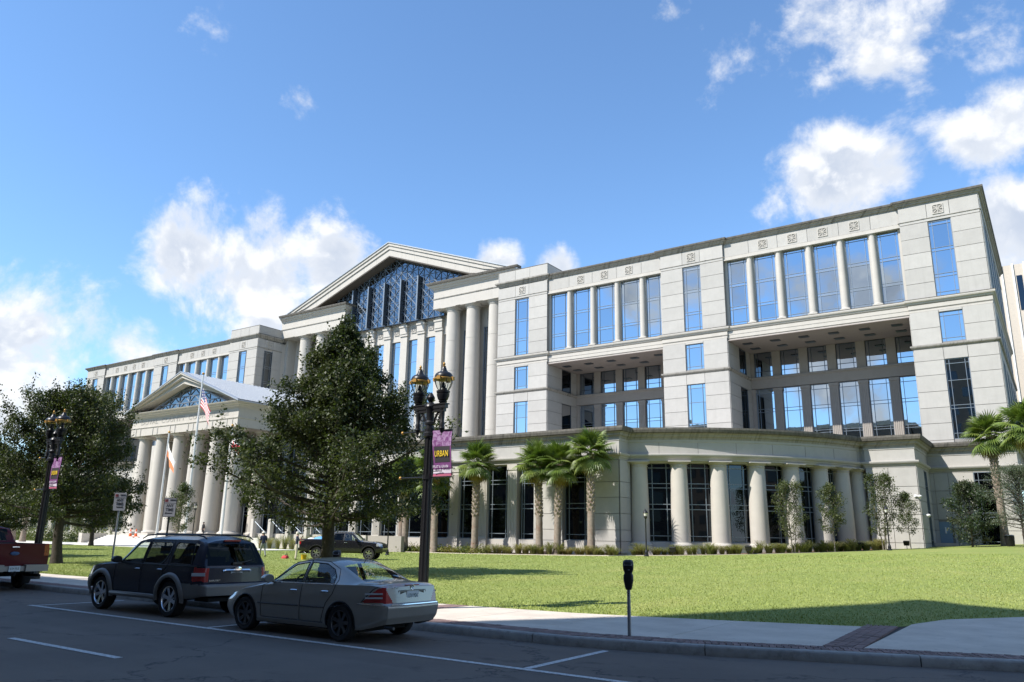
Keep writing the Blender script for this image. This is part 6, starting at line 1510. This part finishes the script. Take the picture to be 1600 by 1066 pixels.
# ---------------------------------------------------------------- flagpoles and flags
polem=mat('white_flagpole',(.72,.72,.70),.35,.3); fred=mat('flag_red',(.50,.03,.045),.75); fwhite=mat('flag_white',(.78,.77,.74),.75); fblue=mat('flag_blue',(.03,.045,.16),.75); forange=mat('flag_orange',(.80,.26,.10),.75)
def flagpole(x,y,h,lab):
    r=empty('flagpole',(x,y,.2),0,lab,'flagpole','flagpoles before the portico'); MB().lathe([(.30,0),(.30,.1),(.16,.2),(.14,h*.3),(.085,h)],(0,0,0),14).build('pole',polem,r,smooth=50,local=True); MB().lathe([(.02,h),(.13,h+.07),(.16,h+.16),(.13,h+.25),(.02,h+.32)],(0,0,0),14).build('ball',gold,r,smooth=60,local=True)
    return r
def flag(x,y,z,w,h,fn,lab,seed,droop,grp='flags before the portico'):
    nx,nz=26,13; r=None; b=MB(); mats=[fred,fwhite,fblue,forange]
    for j in range(nz+1):
        for i in range(nx+1):
            u,v=i/nx,j/nz; q=u*w; dz=-droop*q-.10*q*q*.4+.06*math.sin(7*u+seed+2*v); b.v.append((x+.09+q*(.78-.1*math.sin(v*2)),y+.28*math.sin(4.6*u+seed+1.3*v)*u**.6+.1*math.sin(9*u+3*v)*u,z-h*(1-v)*(1-.12*u)+dz))
    for j in range(nz):
        for i in range(nx):
            k=j*(nx+1)+i; b.f.append((k,k+1,k+nx+2,k+nx+1)); b.m.append(fn((i+.5)/nx,(j+.5)/nz,j))
    return b.build('flag',mats,None,smooth=70,origin=(x,y,z-h),lab=lab,cat='flag',group=grp)
star=lambda u,v:2
flagpole(-79.7,52,19.2,'tall white flagpole with gold ball carrying the striped flag'); flagpole(-88.4,54,13.2,'shorter flagpole carrying the orange and white flag'); flagpole(-76.0,54,13.2,'flagpole half hidden by the oak carrying a red saltire flag')
def usf(u,v,j):
    if u<.42 and v>.46: return 1 if (int(u*26)%3==1 and j%2==0) else 2
    return 0 if j%2==0 else 1
flag(-79.7,52,17.9,3.3,2.2,usf,'red and white striped flag with blue canton on the tall flagpole',.3,.75); flag(-88.4,54,12.3,2.5,1.7,lambda u,v,j:3 if v<.5 else 1,'orange and white flag hanging from the shorter flagpole',1.4,.85); flag(-76.0,54,12.6,2.3,1.5,lambda u,v,j:0 if (abs(u-v)<.13 or abs(u-1+v)<.13) else 1,'white flag with a red saltire beside the big oak',2.2,.6)
# ---------------------------------------------------------------- things by the black pickup
redc=mat('red_canvas',(.50,.05,.05),.8); yel=mat('yellow_plastic',(.70,.46,.02),.5); bluet=mat('blue_tarp',(.10,.32,.62),.6); ora=mat('orange_tube',(.75,.28,.05),.6)
def lump(name,loc,sz,m,lab,cat,seed,extra=None):
    rng=random.Random(seed); b=MB(); n,k=14,8; 
    for j in range(k+1):
        f=j/k; zz=f**.8; rr=math.sqrt(max(0,1-(f*1.0)**3))*.98+.02*(1-f)
        for i in range(n): a=2*PI*i/n; e=.6; c,s_=math.cos(a),math.sin(a); w=1+.10*math.sin(3*a+seed)+.06*rng.uniform(-1,1); b.v.append((math.copysign(abs(c)**e,c)*sz[0]*rr*w,math.copysign(abs(s_)**e,s_)*sz[1]*rr*w,zz*sz[2]))
    for j in range(k):
        for i in range(n): b.f.append((j*n+i,j*n+(i+1)%n,(j+1)*n+(i+1)%n,(j+1)*n+i)); b.m.append(0)
    r=empty(name,loc,seed,lab,cat); b.build('bag' if 'bag' in name else 'body',m,r,smooth=60,local=True)
    if extra: extra(r)
    return r
def strap(r): MB().tube([(-.18,-.05,.16),(-.1,-.07,.33),(.1,-.07,.33),(.18,-.05,.16)],.022,6).build('strap',seal,r,local=True)
lump('tool_bag',(-42.2,35.0,.14),(.26,.19,.27),redc,'red bag lying on the lawn between the two workers','bag',2,strap)
def bucket():
    r=empty('bucket',(-39.95,34.6,.14),0,'yellow bucket on the lawn behind the black pickup','bucket'); MB().lathe([(.15,0),(.19,.36),(.20,.37),(.18,.37),(.14,.03)],(0,0,0),18,cap=False).build('pail',yel,r,smooth=40,local=True); MB().tube([(.19*math.cos(a),0,.36+.16*math.sin(a)) for a in [PI*k/10 for k in range(11)]],.008,5).build('handle',galv,r,local=True)
bucket()
def litter():
    b=MB(); rng=random.Random(3)
    for j in range(5):
        for i in range(6): b.v.append((i*.07,j*.06,.03+rng.uniform(0,.07)))
    for j in range(4):
        for i in range(5): k=j*6+i; b.f.append((k,k+1,k+7,k+6)); b.m.append(0)
    b.v=[(x-21.2,y+28.2,z+.15) for x,y,z in b.v]; b.build('paper_scrap',fwhite,None,lab='crumpled white paper scrap lying on the lawn right of the lamp post',cat='litter')
litter()
# ---------------------------------------------------------------- people: one continuous skinned body, hands with fingers
skinm=mat('skin',(.42,.25,.18),.6); hairm=mat('dark_hair',(.02,.015,.012),.7)
def person(loc,rz,J,cols,lab,hat=None,h=1.75,hair=True):
    """J: joints (x right, y forward, z up) for a 1.75 m figure"""
    r=empty('person',loc,rz,lab,'person'); names=[n for n in J if n!='face']; idx={n:i for i,n in enumerate(names)}
    rad=dict(pel=.145,wai=.125,che=.155,nec=.058,hea=.085,top=.07,shl=.072,shr=.072,ell=.048,elr=.048,wrl=.032,wrr=.032,hal=.036,har=.036,hil=.095,hir=.095,knl=.064,knr=.064,anl=.043,anr=.043,tol=.036,tor=.036,cal=.06,car=.06)
    E=[('pel','wai'),('wai','che'),('che','nec'),('nec','hea'),('hea','top'),('che','shl'),('shl','ell'),('ell','wrl'),('wrl','hal'),('che','shr'),('shr','elr'),('elr','wrr'),('wrr','har'),('pel','hil'),('hil','knl'),('knl','anl'),('anl','tol'),('pel','hir'),('hir','knr'),('knr','anr'),('anr','tor')]
    me=bpy.data.meshes.new('body'); me.from_pydata([J[n] for n in names],[(idx[a],idx[b]) for a,b in E],[]); o=bpy.data.objects.new('body',me); COL.objects.link(o)
    sk=o.modifiers.new('skin','SKIN'); sk.use_smooth_shade=True; o.modifiers.new('sub','SUBSURF').levels=1
    for i,n in enumerate(names):
        v=me.skin_vertices[0].data[i]; q=rad[n]; v.radius=(q,q*.8) if n in('pel','wai','che') else (q,q); v.use_root=(n=='pel')
    dg=bpy.context.evaluated_depsgraph_get(); dg.update(); m2=bpy.data.meshes.new_from_object(o.evaluated_get(dg)); bpy.data.objects.remove(o)
    b=MB(); b.v=[tuple(v.co) for v in m2.vertices]; b.f=[tuple(p.vertices) for p in m2.polygons]
    zw=J['pel'][2]+.03; hz=J['nec'][2]
    sl=cols.get('sleeve',.5)
    def mi(c):
        c=Vector(c)
        if c.z>hz+.005: return 2
        for s_ in 'lr':
            e,w_=Vector(J['el'+s_]),Vector(J['wr'+s_])
            if (c-w_).length<.10 or (c-Vector(J['ha'+s_])).length<.1: return 2
            if (c-(e*.4+w_*.6)).length<.13 and cols.get('short'): return 2
            a=Vector(J['an'+s_]); 
            if c.z<a.z+.03 and (c-a).length<.3: return 3
        return 0 if c.z>zw else 1
    b.m=[mi(sum((Vector(b.v[i]) for i in f),Vector())/len(f)) for f in b.f]
    b.cm=2
    for s_ in 'lr':   # fingers and thumb
        w_,hd=Vector(J['wr'+s_]),Vector(J['ha'+s_]); d=(hd-w_).normalized(); sd=d.cross(Vector((0,0,1))); sd=sd.normalized() if sd.length>.1 else Vector((1,0,0)); dn=d.cross(sd)
        for k,l in enumerate((.062,.075,.07,.055)):
            p=hd+sd*(-.027+.018*k); b.tube([p,p+d*l*.6+dn*.008,p+d*l+dn*.03],[.010,.009,.006],5)
        p=w_+d*.02; b.tube([p,p-sd*.035+d*.02,p-sd*.04+d*.055],[.012,.010,.007],5)
    body=b.build('body',[cols['top'],cols['leg'],skinm,cols['shoe']],r,smooth=60,local=True)
    # face
    H=Vector(J['hea']); f=Vector(J.get('face',(0,1,0))).normalized(); sd=Vector((0,0,1)).cross(f).normalized()
    fb=MB(); fb.lathe([(.004,.03),(.016,.012),(.02,-.01),(.006,-.025)],tuple(H+f*.095+Vector((0,0,.0))),8); fb.build('nose',skinm,body,smooth=50,local=True)
    for sg in (-1,1):
        q=MB(); q.lathe([(.003,.008),(.011,.0),(.003,-.008)],tuple(H+f*.084+sd*.032*sg+Vector((0,0,.025))),8); q.build('eye',hairm,body,local=True)
        q=MB(); q.lathe([(.004,.03),(.015,.01),(.012,-.02),(.003,-.03)],tuple(H+sd*.088*sg),8); q.build('ear',skinm,body,local=True)
    MB().tube([H+f*.083+sd*.022-Vector((0,0,.045)),H+f*.09-Vector((0,0,.047)),H+f*.083-sd*.022-Vector((0,0,.045))],.006,5).build('mouth',mat('lips',(.30,.10,.09),.6),body,local=True)
    q=MB(); q.lathe([(.10,-.01),(.105,.03),(.10,.08),(.07,.12),(.01,.135)],tuple(H-f*.012),14,cap=False); q.build('hair',cols.get('hair',hairm),body,smooth=60,local=True)
    if hat:
        q=MB(); q.lathe([(.16,.055),(.165,.06),(.112,.07),(.11,.12),(.085,.155),(.01,.165)],tuple(H-f*.005),18,cap=False) if hat[1]=='brim' else q.lathe([(.112,.045),(.113,.09),(.09,.14),(.01,.158)],tuple(H-f*.005),18,cap=False)
        if hat[1]!='brim': q.add([H+f*.10+sd*.075+Vector((0,0,.055)),H+f*.20+sd*.05+Vector((0,0,.045)),H+f*.20-sd*.05+Vector((0,0,.045)),H+f*.10-sd*.075+Vector((0,0,.055))],[(0,1,2,3)])
        q.build('hat',hat[0],r,smooth=50,local=True)
    s=h/1.75; r.scale=(s,s,s); return r
ST=dict(pel=(0,0,.95),wai=(0,.01,1.10),che=(0,0,1.32),nec=(0,.01,1.50),hea=(0,.02,1.62),top=(0,.01,1.71),shl=(-.18,0,1.42),shr=(.18,0,1.42),ell=(-.24,-.02,1.15),elr=(.24,-.02,1.15),wrl=(-.25,.06,.92),wrr=(.25,.06,.92),hal=(-.25,.08,.85),har=(.25,.08,.85),hil=(-.10,0,.86),hir=(.10,0,.86),knl=(-.11,.02,.49),knr=(.11,.02,.49),anl=(-.11,-.01,.09),anr=(.11,-.01,.09),tol=(-.12,.14,.04),tor=(.12,.14,.04))
def pose(**k): d=dict(ST); d.update(k); return d
navy=mat('navy_shirt',(.015,.022,.05),.85); khaki=mat('pale_trousers',(.50,.45,.35),.85); greyt=mat('grey_trousers',(.22,.23,.22),.85); shoe=mat('dark_shoe',(.02,.018,.016),.7); pink=mat('pink_shirt',(.70,.30,.32),.85); dkc=mat('black_clothing',(.012,.012,.014),.85); hatc=mat('pale_hat',(.62,.58,.50),.85); redsh=mat('red_shirt',(.45,.04,.06),.85); bluj=mat('blue_jeans',(.06,.09,.16),.85)
# worker by the tailgate: arms raised to the face, worker on the left: walking, head down
person((-39.9,33.9,.14),R(-35),pose(ell=(-.26,.16,1.24),wrl=(-.12,.30,1.42),hal=(-.08,.32,1.48),elr=(.27,.12,1.22),wrr=(.20,.32,1.22),har=(.18,.38,1.25),knl=(-.15,.03,.49),anl=(-.20,-.02,.09),tol=(-.21,.13,.04)),dict(top=navy,leg=khaki,shoe=shoe,short=True,hair=hatc),'worker in navy shirt, pale trousers and pale cap at the tailgate of the black pickup',(hatc,'cap'))
person((-45.3,35.6,.14),R(70),pose(che=(0,.06,1.31),nec=(0,.10,1.48),hea=(0,.15,1.59),top=(0,.16,1.68),face=(0,.9,-.4),shl=(-.18,.06,1.41),shr=(.18,.06,1.41),ell=(-.23,.02,1.14),elr=(.23,.08,1.15),wrl=(-.22,.14,.95),wrr=(.22,.24,.98),hal=(-.22,.18,.90),har=(.21,.29,.93),knl=(-.11,.18,.50),anl=(-.11,.20,.09),tol=(-.11,.34,.04),knr=(.11,-.06,.48),anr=(.11,-.28,.14),tor=(.11,-.18,.04)),dict(top=navy,leg=greyt,shoe=shoe,short=True),'worker in navy shirt and brimmed hat walking right of the sport utility vehicle',(hatc,'brim'))
person((-103.5,50.3,.2),R(-80),pose(knl=(-.10,.22,.50),anl=(-.10,.30,.10),tol=(-.10,.44,.06),knr=(.10,-.05,.48),anr=(.10,-.32,.16),tor=(.10,-.22,.06),wrl=(-.25,-.12,.95),hal=(-.25,-.14,.88),wrr=(.25,.22,.98),har=(.25,.26,.92)),dict(top=pink,leg=dkc,shoe=shoe,short=True),'pedestrian in a pink top walking along the bright path on the left')
person((-86.6,58.9,1.25),R(180),ST,dict(top=dkc,leg=dkc,shoe=shoe),'left one of two dark figures standing between the portico columns'); person((-84.9,60.6,1.25),R(150),pose(wrl=(-.10,.22,1.2),hal=(-.06,.26,1.22)),dict(top=dkc,leg=dkc,shoe=shoe),'right one of two dark figures standing between the portico columns')
person((-2.75,82.0,zl(-2.75,82.0)),R(100),pose(wrr=(.24,.3,1.05),har=(.23,.36,1.03)),dict(top=redsh,leg=bluj,shoe=shoe,short=True),'person in a red top beside the litter bin at the right edge')
# load in the bed of the black pickup
blk_truck.location=(-36.5,38.35,zl(-37,36)); blk_truck.rotation_euler=(0,0,R(180+31)); blk_truck.scale=(.93,.93,.93)
Mt=wmat(blk_truck)
def inbed(x,y,z): v=Mt@Vector((x,y,z)); return (v.x,v.y,v.z)
lump('tarp_bundle',inbed(4.7,-.1,.86),(.5,.42,.62),bluet,'bright blue tarp bundle in the bed of the black pickup','tarp',5); lump('foam_roll',inbed(4.15,.25,.86),(.22,.5,.56),ora,'orange roll in the bed of the black pickup next to the blue tarp','roll',1); lump('white_sack',inbed(5.3,.1,.86),(.35,.3,.54),fwhite,'white sack at the tail of the black pickup bed','sack',4)
# ---------------------------------------------------------------- tall beige block beyond the right end of the courthouse
btan=mat('beige_tower_stone',(.50,.44,.36),.85,var=.06); 
tb=empty('office_tower',(6,150,0),0,'tall beige concrete block rising behind the right end of the courthouse','building')
def pxs(px,t,py=600): d=pdir(px,py); return d.x/d.y*t
TT=150
x0=pxs(1553,TT,420); zt=1.75+pdir(1575,415).z/pdir(1575,415).y*TT; zmid=1.75+pdir(1585,520).z/pdir(1585,520).y*TT
MB().box(x0,x0+5.2,TT,TT+25,0,zt).build('stair_tower',btan,tb)
MB().box(x0+5.2,x0+45,TT+4,TT+30,0,zmid).build('main_block',btan,tb)
for k in range(3): MB().box(x0+.9+1.6*k,x0+1.15+1.6*k,TT-.25,TT-.001,0,zt+.2).build('rib',mat('white_rib',(.7,.69,.66),.7),tb)
z=6.
while z<zmid-5:
    for k in range(6): MB().box(x0+6+6*k,x0+10+6*k,TT+3.9,TT+4.05,z,z+3.2).build('window',gl_dk,tb)
    z+=6.
MB().box(x0+3.,x0+3.8,TT-.1,TT-.002,zt-8,zt-2).build('window',gl_dk,tb)
lb=empty('link_bridge',(6,112,0),0,'grey glazed link bridge at the right edge behind the palms','bridge')
za=1.75+pdir(1590,640).z/pdir(1590,640).y*112; MB().box(-3.0,30,112,116,za-1.2,za+.9).build('deck',mat('dark_grey_panel',(.10,.105,.11),.6),lb); MB().box(-3.0,30,111.9,111.99,za-4.0,za-1.25).build('glazing',gl,lb); MB().box(-3,30,112,116,za-4.9,za-4.01).build('lower_beam',MATS['dark_grey_panel'],lb)
